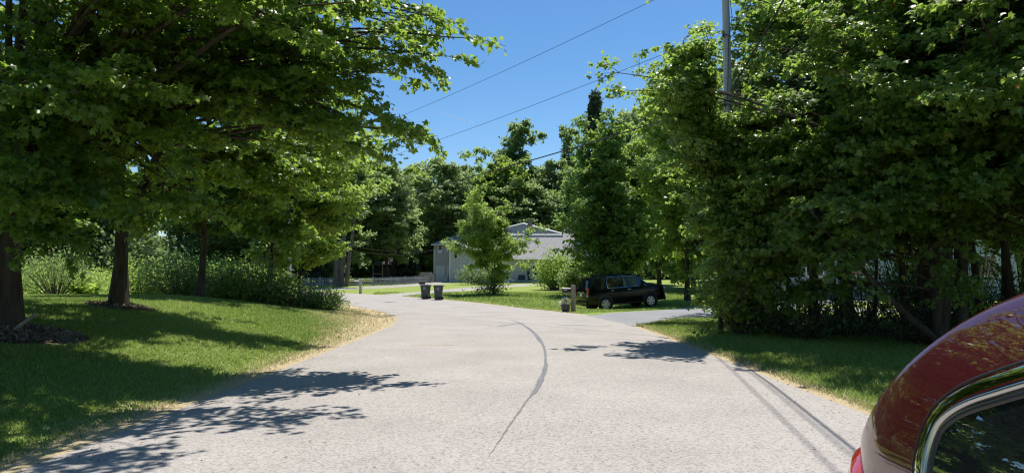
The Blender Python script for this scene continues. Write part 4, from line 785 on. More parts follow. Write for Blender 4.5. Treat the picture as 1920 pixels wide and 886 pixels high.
# --- wheeled bins
bin_m = mat('bin_grey', (.060, .065, .075), .55, noise=.12, nscale=5); bin_l = mat('bin_lid', (.20, .21, .215), .6)
def wheeled_bin(loc, rz, label):
    r = empty('wheeled_bin', loc, rz, label, 'bin', 'wheeled bins at the kerb')
    def ring(hx0, hx1, hy, z): return [(hx0, -hy, z), (hx1, -hy, z), (hx1, hy, z), (hx0, hy, z)]
    R_ = [ring(-.20, .25, .20, .03), ring(-.22, .29, .235, .45), ring(-.255, .33, .27, .93), ring(-.29, .36, .295, .94), ring(-.29, .36, .295, 1.0)]
    vs = [v for q in R_ for v in q]; fs = [(3, 2, 1, 0), (16, 17, 18, 19)]+[(4*i+j, 4*i+(j+1) % 4, 4*i+4+(j+1) % 4, 4*i+4+j) for i in range(4) for j in range(4)]
    MB().add(vs, fs).build('body', bin_m, r, bevel=.025)
    l = MB().add([(-.33, -.31, 1.005), (.37, -.31, 1.005), (.37, .31, 1.005), (-.33, .31, 1.005), (-.30, -.28, 1.05), (.33, -.28, 1.07), (.33, .28, 1.07), (-.30, .28, 1.05)], [(3, 2, 1, 0), (4, 5, 6, 7), (0, 1, 5, 4), (1, 2, 6, 5), (2, 3, 7, 6), (3, 0, 4, 7)]).build('lid', bin_l, r, bevel=.02)
    MB().tube([(.36, -.22, .97), (.44, -.22, .99), (.44, .22, .99), (.36, .22, .97)], .016, 8).build('handle', bin_m, r)
    for sy in (-1, 1):
        w_ = MB().lathe([(.10, -.03), (.125, -.025), (.125, .025), (.10, .03)], (.24, sy*.245, .125), 18, 'Y').build('wheel', rubber, r); MB().lathe([(.05, -.034), (.05, .034)], (.24, sy*.245, .125), 12, 'Y').build('hub', bin_m, w_)
    e = MB(); c = Vector((.045, -.268, .80)); n = 20
    def rp_(a, q): return c+Vector((q*math.cos(a), .03*(0.8-(.80+q*math.sin(a)))*2.1, q*math.sin(a)))
    for k in range(n):
        a0, a1 = 2*math.pi*k/n, 2*math.pi*(k+1)/n; e.poly([rp_(a0, .078), rp_(a1, .078), rp_(a1, .096), rp_(a0, .096)])
    for k in range(3):
        a0 = math.pi/2+k*2*math.pi/3; p0, p1 = rp_(a0-.35, .05), rp_(a0+1.25, .055); m0 = rp_(a0-.25, .068); m1 = rp_(a0+1.2, .036); e.poly([p0, m0, p1, m1])
    o = e.build('emblem', mat('emblem_white', (.55, .57, .6), .6), r, fix=False); o.location.y = -.012
    return r
wheeled_bin(at(797, 50.2), -.25, 'dark grey wheeled bin with round white emblem, closer to the black mailbox'); wheeled_bin(at(821, 48.8), -.05, 'dark grey wheeled bin with round white emblem, closer to the airy young tree')

rgl = np.random.default_rng(12); n = 900; yy = 5.5*(40/5.5)**rgl.uniform(0, 1, n); sd = np.where(rgl.uniform(size=n) < .6, -1, 1); off_ = np.where(rgl.uniform(size=n) < .75, HW-np.abs(rgl.normal(size=n))*.35, rgl.uniform(0, HW, n)); xx = np.interp(yy, RC[:150, 1], RC[:150, 0])+sd*off_; P = np.stack([xx, yy, fz(xx, yy)+.02], 1)
tag(leaves(rgl, P, rgl.normal(size=(n, 3))*np.array([1, 1, .1]), rgl.normal(size=(n, 3))*.25+np.array([0, 0, 1.]), .028, RHOM, 'leaf_litter', mulch_m2, None), 'scattered brown leaf bits and grit along the road edges', 'litter', kind='stuff')
# --- utility poles and wires
pole_m = mat('pole_wood', (.44, .42, .40), .85, nscale=10, col2=(.64, .62, .59), bump=.3, stretch=(1, 1, .1), spec=.2)
P0 = Vector(at(1373, 20.0)); P0.z = F1(P0.x, P0.y); PL = Vector((-17.0, 53, F1(-17, 53))); PB = Vector((-4.9, -40, F1(-4.9, -40)))
def pole(loc, label, H=12.2):
    r = empty('utility_pole', loc, 0, label, 'utility pole', 'wooden utility poles'); m = MB(); zs = np.linspace(-.3, H, 10); m.tube([(.01*math.sin(z), 0, z) for z in zs], [.148-.0045*z for z in zs], 18); m.build('pole', pole_m, r, smooth=True)
    for z in (10.55, 8.65, 6.6): 
        MB().tube([(0, 0, z), (-.15, -.14, z), (-.16, -.22, z+.04)], .022, 6).build('bracket', wire_m, r)
        MB().lathe([(.02, 0), (.045, .02), (.03, .05), (.05, .07), (.02, .12)], (-.16, -.2, z+.02), 10).build('insulator', mat('porcelain', (.25, .24, .22), .3), r)
    c = MB(); 
    for z, k in ((8.68, .12), (6.62, .1)):
        c.tube([(.13*math.cos(a), .13*math.sin(a)-.0, z+.03*math.sin(a*2)) for a in np.linspace(0, 6.2, 12)], .012, 5)
    c.tube([(.05, -.14, 8.7), (.12, -.19, 9.2), (.06, -.15, 9.9)], .01, 5); c.tube([(-.05, -.13, 6.7), (-.02, -.16, 7.6), (.02, -.14, 8.6)], .009, 5); c.tube([(-.1, -.1, 6.6), (-.2, -.3, 6.3), (.0, -.2, 6.2), (.04, -.15, 6.6)], .012, 5); c.build('cable_loop', wire_m, r)
    return r
pole(P0, 'grey wooden utility pole rising through the right roadside foliage'); pole(PL, 'utility pole beyond the road bend hidden behind the left trees'); pole(PB, 'utility pole beside the road behind the viewer')
def wire(a, b, sag, rad, label, cat='wire', group='overhead wires', name='overhead_wire'):
    n = 28; pts = []
    for i in range(n+1):
        t = i/n; q = a.lerp(b, t); q.z -= 4*sag*t*(1-t); pts.append(q)
    o = MB().tube(pts, rad, 6).build(name, wire_m, None, fix=False); return tag(o, label, cat, group)
up_ = lambda z: Vector((-.16, -.2, z))
wire(P0+up_(10.7), PL+up_(10.7), .45, .008, 'highest overhead wire crossing the sky from the right pole to the left trees'); wire(P0+up_(8.8), PL+up_(8.5), .40, .008, 'middle overhead wire crossing the sky below the highest one')
wire(P0+up_(6.7), PL+up_(6.3), .5, .022, 'thick low black cable carrying the splice box in front of the trees'); wire(P0+up_(10.7), PB+up_(10.7), .7, .014, 'highest wire running from the right pole back over the road'); wire(P0+up_(10.35)+Vector((.25, 0, 0)), PB+up_(10.35)+Vector((.25, 0, 0)), .7, .014, 'second wire running close to the highest one back over the road')
wire(P0+up_(6.7), PB+up_(6.7), .9, .02, 'thick low cable running from the right pole back over the road')
a_, b_3 = PL+up_(5.2), at3(814, 467, 96.5); wire(a_, b_3, .9, .018, 'upper service wire slung to the grey house in front of the grove'); wire(a_+Vector((0, 0, -.45)), b_3+Vector((0, 0, -.15)), 1.0, .016, 'lower service wire slung to the grey house in front of the grove')
wire(P0+Vector((.12, 0, 8.5)), Vector((18, 24, 7.6)), .3, .009, 'thin guy wire leading right from the pole into the leaves'); 
wire(P0+Vector((.12, 0, 6.5)), Vector((11.5, 22, 11.5)), .0, .012, 'black wire slanting up right beside the pole through the leaves')
t_ = .045; q = (P0+up_(6.7)).lerp(PL+up_(6.3), t_); r = empty('splice_box', q-Vector((0, 0, .30)), -.95, 'black splice box hanging from the thick low cable by the utility pole', 'splice box')
MB().box((0, 0, .05), (.42, .17, .2)).build('case', black_p, r, bevel=.04); MB().tube([(-.15, 0, .13), (-.15, 0, .3)], .012, 5).build('hanger', wire_m, r); MB().tube([(.15, 0, .13), (.15, 0, .3)], .012, 5).build('hanger', wire_m, r)
# contrail high in the sky
m_, t_, p_ = newmat('contrail_vapour'); N_ = t_.nodes; p_.inputs['Base Color'].default_value = (.95, .95, .95, 1); p_.inputs['Alpha'].default_value = .16; p_.inputs['Roughness'].default_value = 1
a_, b_4 = at3(812, 207, 3500), at3(892, 231.5, 3400); pts = [a_.lerp(b_4, i/12) for i in range(13)]; tag(MB().tube(pts, [1+3.0*(i/12)**.5*(1 if i < 12 else .3) for i in range(13)], 8).build('contrail', m_, None, True), 'thin white contrail in the blue sky between the wires', 'contrail')
# --- mulch and log by the trunks
def mulch(c, rx, n, seed, label):
    rg = np.random.default_rng(seed); a = rg.uniform(0, 6.283, n); q = np.sqrt(rg.uniform(.0, 1, n))*(1+.12*np.sin(a*3)); x = c[0]+rx*q*np.cos(a); y = c[1]+rx*.85*q*np.sin(a); z = fz(x, y)+.10*(1-q*q).clip(0)+.012
    P = np.stack([x, y, z], 1); T = rg.normal(size=(n, 3))*np.array([1, 1, .35]); N = rg.normal(size=(n, 3))*.4+np.array([0, 0, 1.]); o = leaves(rg, P, T, N, .085, (np.array([(-.14, 0, 0), (.14, .1, 0), (.12, .9, .05), (-.12, 1, 0)]), np.array([(0, 1, 2), (0, 2, 3)])), 'mulch', mulch_m, None); tag(o, label, 'mulch', kind='stuff')
m_, t_, p_ = newmat('mulch_chips'); a_ = t_.nodes.new('ShaderNodeAttribute'); a_.attribute_name = 'var'; r_ = t_.nodes.new('ShaderNodeValToRGB'); r_.color_ramp.elements[0].color = (.06, .04, .028, 1); r_.color_ramp.elements[1].color = (.36, .29, .23, 1); t_.links.new(a_.outputs['Fac'], r_.inputs[0]); t_.links.new(r_.outputs[0], p_.inputs['Base Color']); p_.inputs['Roughness'].default_value = .9; mulch_m = m_
mulch((locA[0]-.1, locA[1]-.3), 1.45, 9000, 1, 'brown wood-chip mulch ring round the thick furrowed trunk'); mulch((locB[0], locB[1]), .9, 3000, 2, 'wood-chip mulch ring round the leaning bare trunk')
mound = MB(); 
for (c, rx, hh_) in ((locA, 1.5, .10), (locB, .95, .08)):
    m = MB(); n = 24; rings = [0, .35, .7, 1.0]; vs = [(c[0], c[1], F1(c[0], c[1])+hh_)]
    for q in rings[1:]:
        for k in range(n): a = 6.283*k/n; x, y = c[0]+rx*q*math.cos(a), c[1]+rx*.85*q*math.sin(a); vs.append((x, y, F1(x, y)+hh_*(1-q*q)-.004*(q == 1)))
    fs = [(0, 1+k, 1+(k+1) % n) for k in range(n)]+[(1+i*n+k, 1+(i+1)*n+k, 1+(i+1)*n+(k+1) % n, 1+i*n+(k+1) % n) for i in range(2) for k in range(n)]
    m.add(vs, fs); tag(m.build('mulch_bed', mat('mulch_soil', (.06, .045, .03), .95, nscale=20, col2=(.14, .10, .07), bump=.5), None, True), kind='structure')
q = at(30, 12.55); o = MB().tube([(-.05, 0, .06), (.18, .25, .34)], .035, 6).build('split_stick', wood_g, None); o.location = (q[0], q[1], q[2]+.06); tag(o, 'grey split stick leaning on the base of the thick furrowed trunk', 'stick')

# ================================================================== vehicles
def wheel_parts(root, c, rad, wd, side, rim_m, spokes=5, ax='Y', dbl=True):
    """axle along local Y; side = -1 faces -Y"""
    M = Matrix.Identity(3) if ax == 'Y' else Matrix.Rotation(math.pi/2, 3, 'Z')
    w_ = empty('wheel', c); w_.parent = root; s = side
    if ax == 'X': w_.rotation_euler[2] = math.pi/2
    def ly(prof, k=28, cap=False): return MB().lathe(prof, (0, 0, 0), k, 'Y', cap=cap)
    ly([(rad*.62, -wd*.5), (rad*.9, -wd*.52), (rad, -wd*.4), (rad, wd*.4), (rad*.9, wd*.52), (rad*.62, wd*.5), (rad*.60, 0), (rad*.62, -wd*.5)], 36).build('tyre', rubber, w_, smooth=True)
    ly([(rad*.66, s*wd*.50), (rad*.63, s*wd*.54), (rad*.60, s*wd*.50), (rad*.58, s*wd*.2)], 36).build('rim', rim_m, w_)
    ly([(rad*.6, s*wd*.10), (rad*.6, s*wd*.18)], 24, True).build('brake_disc', black_p, w_)
    m = MB()
    for k in range(spokes):
        a = 2*math.pi*k/spokes
        for da in ((-.17, .17) if dbl else (0,)):
            d = Vector((math.cos(a+da), 0, math.sin(a+da))); t = Vector((-math.sin(a+da), 0, math.cos(a+da))); w0, w1 = rad*.06, rad*.07
            y0, y1 = s*wd*.50, s*wd*.36; A = [d*rad*.10-t*w0, d*rad*.10+t*w0, d*rad*.62+t*w1, d*rad*.62-t*w1]; m.add([p+Vector((0, y0, 0)) for p in A]+[p+Vector((0, y1, 0)) for p in A], [(0, 1, 2, 3), (7, 6, 5, 4), (0, 4, 5, 1), (1, 5, 6, 2), (2, 6, 7, 3), (3, 7, 4, 0)])
    m.lathe([(rad*.15, s*wd*.35), (rad*.15, s*wd*.53), (rad*.08, s*wd*.55)], (0, 0, 0), 16, 'Y'); m.build('spokes', rim_m, w_)
    return w_
rim_m = mat('alloy', (.62, .63, .64), .3, .85)
# --- black SUV
blk = mat('black_paint', (.004, .004, .006), .12, spec=.32); tail_m = mat('tail_red', (.30, .012, .012), .15, coat=1); plate_m = mat('plate', (.7, .72, .72), .5); trimb = mat('black_trim', (.02, .02, .022), .6)
ST = [  # x, halfwidth, sill z, belt z, roof z, roof halfwidth
 (-2.60, .90, .52, 1.14, 1.19, .86), (-2.57, .97, .46, 1.18, 1.29, .85), (-2.53, 1.0, .42, 1.21, 1.42, .83), (-2.46, 1.01, .40, 1.24, 1.66, .80), (-2.40, 1.01, .40, 1.25, 1.83, .78), (-2.35, 1.01, .40, 1.26, 1.90, .77), (-2.15, 1.015, .38, 1.27, 1.95, .775), (-1.95, 1.02, .36, 1.27, 1.965, .78),
 (-1.36, 1.02, .36, 1.275, 1.98, .79), (-1.22, 1.02, .36, 1.275, 1.98, .795), (-.34, 1.02, .36, 1.28, 1.985, .80), (-.22, 1.02, .36, 1.28, 1.985, .80), (.45, 1.02, .36, 1.29, 1.965, .795), (.80, 1.02, .36, 1.30, 1.90, .78), (1.0, 1.02, .37, 1.305, 1.77, .79), (1.25, 1.02, .38, 1.31, 1.57, .81), (1.50, 1.01, .38, 1.30, 1.385, .85), (1.66, 1.01, .38, 1.29, 1.375, .86), (2.2, 1.0, .38, 1.25, 1.335, .86), (2.44, .98, .40, 1.21, 1.29, .84), (2.56, .94, .42, 1.12, 1.19, .80), (2.60, .90, .46, .98, 1.04, .76)]
def ring(st):
    x, w_, zs, zb, zr, wt = st; zt = zr-min(.08, (zr-zb)*.3); g = min(1, (zr-zb)/.6)
    pts = [(0, zs), (w_*.85, zs), (w_*.96, zs+.05), (w_*.985, zs+.2), (w_, zs+(zb-zs)*.5), (w_*1.0, zs+(zb-zs)*.8), (w_*.965, zb), (w_*.965*(1-g)+g*(w_*.955*.62+wt*.38)+0*(1-g), zb+(zt-zb)*.40), (wt, zt), (wt-.05, zt+(zr-zt)*.65), (wt*.6, zr), (0, zr+.012)]
    if g < .5: pts[7] = (w_*.955*.6+wt*.4, zb+(zt-zb)*.6)
    return [(x, y, z) for y, z in pts]
def suv(loc, label):
    root = empty('black_suv', loc, 0, label, 'suv'); Rg = [ring(s) for s in ST]; k = 12; n = len(Rg); col = {'body': MB(), 'side_glass': [MB() for _ in range(6)], 'rear_glass': MB(), 'windshield': MB()}
    X = [s[0] for s in ST]
    for sd in (-1, 1):
        V = [[Vector((p[0], p[1]*sd, p[2])) for p in r_] for r_ in Rg]
        for i in range(n-1):
            for j in range(k-1):
                q = [V[i][j], V[i+1][j], V[i+1][j+1], V[i][j+1]]; tgt = col['body']; mx = (X[i]+X[i+1])/2
                if j in (6, 7):
                    for wi, (a, b) in enumerate(((-2.34, -1.36), (-1.22, -.34), (-.22, 1.0))):
                        if a-.001 <= X[i] and X[i+1] <= b+.001: tgt = col['side_glass'][wi+(3 if sd > 0 else 0)]
                    if X[i] >= .999 and X[i+1] <= 1.26 and j == 6: tgt = col['side_glass'][2+(3 if sd > 0 else 0)]
                if j >= 8 and X[i+1] <= -2.379 and X[i] >= -2.571: tgt = col['rear_glass']
                if j >= 9 and X[i] >= .79 and X[i+1] <= 1.521: tgt = col['windshield']
                tgt.poly(q if sd < 0 else q[::-1])
    for i, fl in ((0, 1), (n-1, 0)):
        loop = [Vector(p) for p in Rg[i]]+[Vector((p[0], -p[1], p[2])) for p in Rg[i][::-1] if p[1] > 0]; col['body'].poly(loop if fl else loop[::-1])
    def fin(mb, nm, m, par, sub):
        o = mb.build(nm, m, par, True); bm = bmesh.new(); bm.from_mesh(o.data); bmesh.ops.remove_doubles(bm, verts=bm.verts, dist=.0005); bmesh.ops.recalc_face_normals(bm, faces=bm.faces); bm.to_mesh(o.data); bm.free()
        for p in o.data.polygons: p.use_smooth = True
        try: o.data.set_sharp_from_angle(angle=R(38))
        except Exception: pass
        return o
    body = fin(col['body'], 'body', blk, root, 0)
    for w_ in col['side_glass']: fin(w_, 'side_window', dglass if w_ is not col['side_glass'][2] else mat('front_glass', (.03, .04, .05), .02, spec=1), root, 0)
    fin(col['rear_glass'], 'rear_window', dglass, root, 0); fin(col['windshield'], 'windshield', dglass, root, 0)
    for sy in (-1, 1):
        for xx in (-1.50, 1.50):
            MB().lathe([(.50, -.02), (.50, .02)], (xx, sy*1.005, .47), 28, 'Y').build('wheel_arch', trimb, root)
            wheel_parts(root, (xx, sy*.93, .40), .405, .27, sy, rim_m, 6)
        # chrome line round the door glass
        zb = 1.28; t = [(-1.26, sy*.992, zb), (.4, sy*.992, zb+.012), (1.3, sy*.985, 1.315)]; MB().tube(t, .014, 6).build('chrome_strip', chrome, root); MB().tube([(-1.29, sy*.99, zb), (-1.29, sy*.91, 1.60), (-1.26, sy*.82, 1.90), (-.2, sy*.82, 1.91), (.6, sy*.82, 1.895), (.95, sy*.84, 1.75), (1.4, sy*.93, 1.40)], .013, 6).build('chrome_strip', chrome, root)
        MB().tube([(-2.2, sy*.70, 1.975), (-1.9, sy*.70, 2.015), (.2, sy*.71, 2.03), (.45, sy*.71, 1.99)], .02, 6).build('roof_rail', blk, root)
        for xx in (-1.0, .12): MB().box((xx, sy*1.035, 1.15), (.2, .03, .035)).build('door_handle', chrome, root, bevel=.01)
        for xx in (-1.30, -.28, .98): MB().box((xx, sy*1.0195, .78), (.012, .012, .62)).build('door_gap', black_p, root)
        MB().box((-.1, sy*1.03, .40), (1.95, .10, .05)).build('running_board', trimb, root, bevel=.01)
        mr = MB().box((1.0, sy*1.12, 1.38), (.14, .24, .20)).build('mirror', blk, root, bevel=.04)
        t = MB().box((-2.545, sy*.93, 1.14), (.14, .13, .46)).build('tail_light', tail_m, root, bevel=.03); MB().box((-2.60, sy*.925, .93), (.06, .08, .09)).build('reverse_lamp', plate_m, t)
        MB().box((2.50, sy*.82, 1.05), (.18, .24, .22)).build('headlight', plate_m, root, bevel=.04)
        MB().tube([(1.95, sy*.62, .3), (1.95, sy*.2, .3)], .05, 6).build('axle', trimb, root)
    MB().box((-2.62, 0, .50), (.16, 1.86, .26)).build('rear_bumper', blk, root, bevel=.05); MB().box((-2.615, .0, .97), (.02, .34, .17)).build('number_plate', plate_m, root); MB().box((-2.62, 0, 1.12), (.03, .9, .045)).build('chrome_strip', chrome, root, bevel=.01)
    MB().box((-2.42, 0, 1.945), (.28, 1.45, .035)).build('spoiler', blk, root, bevel=.015); MB().box((2.61, 0, .92), (.06, 1.3, .34)).build('grille', chrome, root, bevel=.02); MB().box((2.58, 0, .48), (.18, 1.7, .2)).build('front_bumper', blk, root, bevel=.05)
    MB().box((-1.9, 0, .38), (1.0, 1.3, .16)).build('underbody', trimb, root); MB().box((.3, 0, .36), (2.6, 1.5, .1)).build('underbody', trimb, root); MB().tube([(-2.6, -.55, .34), (-2.3, -.55, .34)], .04, 8).build('exhaust', chrome, root)
    return root
yaw = R(17); u_ = Vector((math.cos(yaw), math.sin(yaw), 0)); C0 = Vector((6.75, 43.0, 0)); zr_ = F1(*(C0-u_*1.5)[:2]); zf_ = F1(*(C0+u_*1.5)[:2])
s_ = suv((C0.x, C0.y, (zr_+zf_)/2-.01), 'black full-size suv parked on the grass beside the dark driveway'); s_.scale = (1, 1, 1.05); s_.rotation_mode = 'ZYX'; s_.rotation_euler = (R(1.5), -math.atan2(zf_-zr_, 3.0), yaw)
for nm in ('underbody',): pass

# --- dark red car close on the right (its tail points ahead)
XL, HWD = 1.14, .90
ZT = np.array([(-2.15, .62), (-2.05, .80), (-1.8, .92), (-1.0, 1.04), (-.35, 1.40), (0, 1.53), (.5, 1.60), (1.2, 1.63), (1.6, 1.61), (1.9, 1.558), (2.1, 1.455), (2.27, 1.30), (2.42, 1.115), (2.54, .965), (2.62, .87), (2.67, .785), (2.69, .70)])
def zt_(Y):
    i = np.clip(np.searchsorted(ZT[:, 0], Y)-1, 0, len(ZT)-2); g = np.gradient(ZT[:, 1], ZT[:, 0]); h = ZT[i+1, 0]-ZT[i, 0]; t = np.clip((Y-ZT[i, 0])/h, 0, 1)
    return (2*t**3-3*t**2+1)*ZT[i, 1]+(t**3-2*t**2+t)*h*g[i]+(-2*t**3+3*t**2)*ZT[i+1, 1]+(t**3-t**2)*h*g[i+1]
def inset(z, Y): 
    b = .035*np.clip((.62-z)/.35, 0, 1)**2+.012*np.exp(-((z-.93)/.05)**2); u = np.clip(z-.93, 0, None); b = b+.17*u+.40*u**2
    return b+.24*np.clip((Y-2.14)/.56, 0, 1.1)**2.4+.22*np.clip((-1.45-Y)/.7, 0, 1)**2.2
def SP(Y, z, off=0): return (XL+inset(z, Y)-off*.94, Y, z+off*.3*(z > .95))
def car_loft():
    Ys = np.concatenate([np.linspace(-2.15, 1.2, 60), np.linspace(1.22, 2.45, 70), np.linspace(2.46, 2.69, 26)]); ns_ = 40; rows = []
    for Y in Ys:
        top = zt_(Y); zr = top-.075; ss = np.linspace(0, 1, ns_); z = .26+(zr-.26)*ss; x = inset(z, Y); r = [(x[i], z[i]) for i in range(ns_)]
        xi = x[-1]; cw = HWD-xi; dx = (x[-1]-x[-2])/(z[-1]-z[-2]); 
        for a in np.linspace(.12, 1, 12):  # shoulder into the roof
            r.append((xi+.16*a**1.25+dx*.02*a, zr+.060*math.sin(a*math.pi/2)**.9))
        x2 = r[-1][0]
        for a in np.linspace(.1, 1, 8): r.append((x2+(HWD-x2)*a, zr+.060+.015*math.sin(a*math.pi/2)))
        rows.append(r)
    nr = len(rows[0]); L_ = [[(XL+q[0], Y, q[1]) for q in r] for Y, r in zip(Ys, rows)]; V = []
    for r in L_: V += r+[(2*(XL+HWD)-p[0], p[1], p[2]) for p in r[-2::-1]]
    m = 2*nr-1; i = (np.arange(len(Ys)-1)[:, None]*m+np.arange(m-1)[None]).ravel(); Q = np.stack([i, i+m, i+m+1, i+1], 1)
    return V, Q, m, len(Ys)
red = None
def redmat():
    m, t, p = newmat('dark_red_paint'); p.inputs['Base Color'].default_value = (.13, .006, .012, 1); p.inputs['Metallic'].default_value = .3; p.inputs['Specular IOR Level'].default_value = .2; p.inputs['Roughness'].default_value = .45; p.inputs['Coat Weight'].default_value = 1; p.inputs['Coat Roughness'].default_value = .0; p.inputs['Coat IOR'].default_value = 2.1
    n = t.nodes.new('ShaderNodeTexNoise'); n.inputs['Scale'].default_value = 900; g = t.nodes.new('ShaderNodeNewGeometry'); t.links.new(g.outputs['Position'], n.inputs[0]); r = t.nodes.new('ShaderNodeValToRGB'); r.color_ramp.elements[0].position = .45; r.color_ramp.elements[0].color = (.055, .002, .004, 1); r.color_ramp.elements[1].position = .75; r.color_ramp.elements[1].color = (.20, .009, .015, 1); t.links.new(n.outputs[0], r.inputs[0]); t.links.new(r.outputs[0], p.inputs['Base Color'])
    n2 = t.nodes.new('ShaderNodeTexNoise'); n2.inputs['Scale'].default_value = 260; t.links.new(g.outputs['Position'], n2.inputs[0]); b = t.nodes.new('ShaderNodeBump'); b.inputs['Strength'].default_value = .0; b.inputs['Distance'].default_value = .001; t.links.new(n2.outputs[0], b.inputs['Height']); t.links.new(b.outputs[0], p.inputs['Coat Normal'])
    return m
red_p = redmat(); RB = Vector((XL+HWD, .25, 0)); car = empty('red_car', RB, 0, 'dark red car parked close by on the right, rear side window with bright metal trim', 'car')
V, Q, m_, ny_ = car_loft(); V = np.array(V)-np.array(RB); caps = [list(range(m_)), [(ny_-1)*m_+j for j in range(m_)][::-1]]
o = mk('body', V, quads=Q, mat=red_p, parent=car, smooth=True, ngons=caps)
# side window outline (Y, z) on the body side, going from rear bottom up and forward
OUT = smooth_line([(1.965, .90), (1.99, 1.00), (1.995, 1.085), (1.98, 1.155), (1.925, 1.21), (1.83, 1.26), (1.6, 1.345), (1.2, 1.395), (.7, 1.40), (.25, 1.36), (-.15, 1.24), (-.5, 1.06), (-.75, .935), (-.2, .92), (.6, .905), (1.4, .895), (1.87, .885), (1.965, .90)], .02)
def band(o0, o1, h, nc, name, m, hb=0.0, mirror=True):
    O = OUT[:-1]; n = len(O); V = []
    for i in range(n):
        a, b = O[(i-1) % n], O[(i+1) % n]; t = (b-a)/max(np.linalg.norm(b-a), 1e-6); nn = np.array([t[1], -t[0]])      # points away from the glass
        for k in range(nc):
            q = k/(nc-1); w_ = o0+(o1-o0)*q; Y, z = O[i]+nn*w_; V.append(SP(Y, z, hb+h*math.sin(q*math.pi)**.6))
    Q = [(i*nc+k, i*nc+k+1, ((i+1) % n)*nc+k+1, ((i+1) % n)*nc+k) for i in range(n) for k in range(nc-1)]; V = np.array(V)-np.array(RB)
    for s in (1, -1): V2 = V.copy(); V2[:, 0] *= s; mk(name, V2, quads=[q[::s] for q in Q], mat=m, parent=car, smooth=True)
area = np.sum(OUT[:-1, 0]*np.roll(OUT[:-1, 1], -1)-np.roll(OUT[:-1, 0], -1)*OUT[:-1, 1]); SG = 1 if area > 0 else -1
chr2 = mat('bright_trim', (.80, .81, .82), .04, 1); seal = mat('window_seal', (.03, .03, .032), .35); cg = mat('car_glass', (.010, .013, .016), .01, spec=1.0, coat=1); cg.node_tree.nodes['Principled BSDF'].inputs['Coat IOR'].default_value = 2.2; cg.node_tree.nodes['Principled BSDF'].inputs['Coat Roughness'].default_value = 0
band(SG*.0, SG*.046, .003, 9, 'window_trim', chr2, -.002); band(SG*-.004, SG*-.026, .016, 7, 'inner_trim', mat('satin_trim', (.5, .5, .5), .22, 1), -.001); band(SG*-.026, SG*-.050, .010, 6, 'window_seal', seal, -.001); band(SG*.044, SG*.054, .003, 5, 'trim_gap', black_p, -.001)
gy_ = np.linspace(-.6, 1.985, 120); top_ = []
for Y in gy_:
    zz = []
    for (a, b) in zip(OUT[:-1], OUT[1:]):
        if (a[0]-Y)*(b[0]-Y) <= 0 and a[0] != b[0]: zz.append(a[1]+(b[1]-a[1])*(Y-a[0])/(b[0]-a[0]))
    top_.append((min(zz), max(zz)) if len(zz) > 1 else (1.0, 1.01))
V = np.array([SP(Y, a+(b-a)*k/11, .003) for Y, (a, b) in zip(gy_, top_) for k in range(12)])-np.array(RB); i = (np.arange(119)[:, None]*12+np.arange(11)[None]).ravel(); Q = np.stack([i, i+1, i+13, i+12], 1)
for s in (1, -1): V2 = V.copy(); V2[:, 0] *= s; mk('side_window', V2, quads=Q, mat=cg, parent=car, smooth=True)
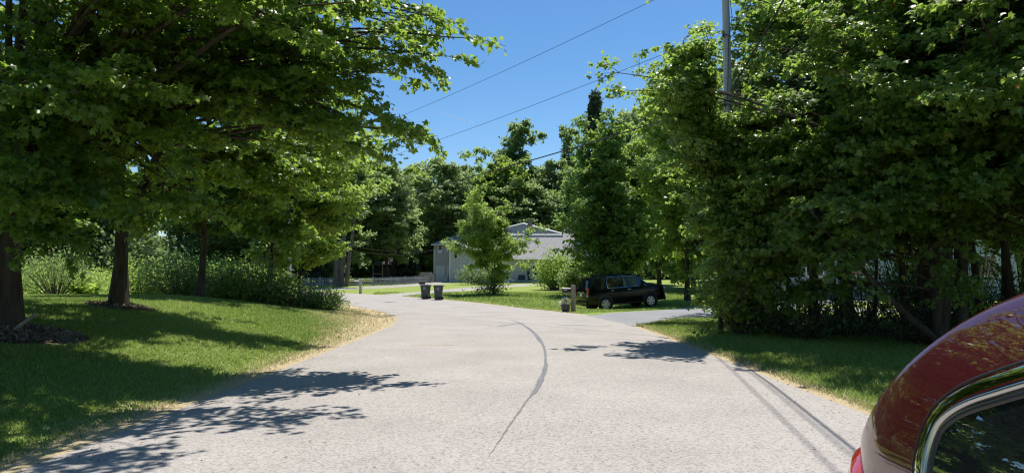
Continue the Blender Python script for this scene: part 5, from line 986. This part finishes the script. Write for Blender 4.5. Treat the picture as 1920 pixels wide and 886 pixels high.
# tail lamp wrapping the rear corner
def lens(y0, y1, z0f, z1f, off, name, m, n1=22, n2=10):
    V = []
    for a in np.linspace(0, 1, n1):
        Y = y0+(y1-y0)*a
        for b in np.linspace(0, 1, n2):
            z = z0f(a)+(z1f(a)-z0f(a))*b; e = off*(max(0, 1-(2*abs(a-.5))**6)*max(0, 1-(2*abs(b-.5))**6))**.5; x, _, z_ = SP(Y, z, 0); V.append((x-e-.001, Y+e*.5*a, z_))
    V = np.array(V)-np.array(RB); i = (np.arange(n1-1)[:, None]*n2+np.arange(n2-1)[None]).ravel(); Q = np.stack([i, i+1, i+n2+1, i+n2], 1)
    for s in (1, -1): V2 = V.copy(); V2[:, 0] *= s; o = mk(name, V2, quads=Q, mat=m, parent=car, smooth=True)
lens(2.33, 2.655, lambda a: .70+.05*a, lambda a: .88+.075*math.sin(a*1.7)-.17*max(0, a-.75), .030, 'tail_light', mat('lens_red', (.45, .03, .03), .06, coat=1, spec=.8))
lens(2.43, 2.56, lambda a: .72, lambda a: .86+.03*a, .036, 'tail_light_reflector', mat('lens_clear', (.62, .45, .42), .08, coat=1, spec=.8))
sh_ = np.array(RB)
for s in (-1, 1):
    for Yw in (-1.25, 1.52):
        MB().lathe([(.37, -.01), (.37, .01)], (s*(HWD-.012), Yw-RB.y, .36), 32, 'X').build('wheel_arch', black_p, car); w_ = wheel_parts(car, (s*(HWD-.10), Yw-RB.y, .335), .335, .22, -s, rim_m, 5, ax='X')
    MB().box((s*(HWD+.06), -.45-RB.y, 1.02), (.20, .12, .14)).build('mirror', red_p, car, bevel=.03)
    for Yh in (.35, 1.3): MB().tube([(s*(HWD-.0), Yh-.1-RB.y, .83), (s*(HWD+.03), Yh-.05-RB.y, .835), (s*(HWD+.03), Yh+.05-RB.y, .835), (s*(HWD-.0), Yh+.1-RB.y, .83)], .012, 8).build('door_handle', chrome, car)
    MB().box((s*(HWD-.18), -2.1-RB.y, .66), (.3, .16, .12)).build('headlight', plate_m, car, bevel=.03)
    for Yg in (.82, -.62): MB().box((s*(HWD-.001), Yg-RB.y, .62), (.008, .008, .5)).build('door_gap', black_p, car)
MB().box((0, 2.66-RB.y, .80), (.8, .03, .14)).build('number_plate', plate_m, car); MB().box((0, -2.16-RB.y, .5), (1.1, .06, .2)).build('grille', black_p, car)
# windscreen and rear glass
for nm, Ys in (('windshield', np.linspace(-.95, -.08, 16)), ('rear_window', np.linspace(2.14, 2.5, 14))):
    V = np.array([((.46)*(2*k/15-1), Y-RB.y, zt_(Y)+.004-.009*abs(2*k/15-1)**2) for Y in Ys for k in range(16)]); 
    V[:, 2] += 0.0; i = (np.arange(len(Ys)-1)[:, None]*16+np.arange(15)[None]).ravel(); mk(nm, V, quads=np.stack([i, i+1, i+17, i+16], 1), mat=cg, parent=car, smooth=True)
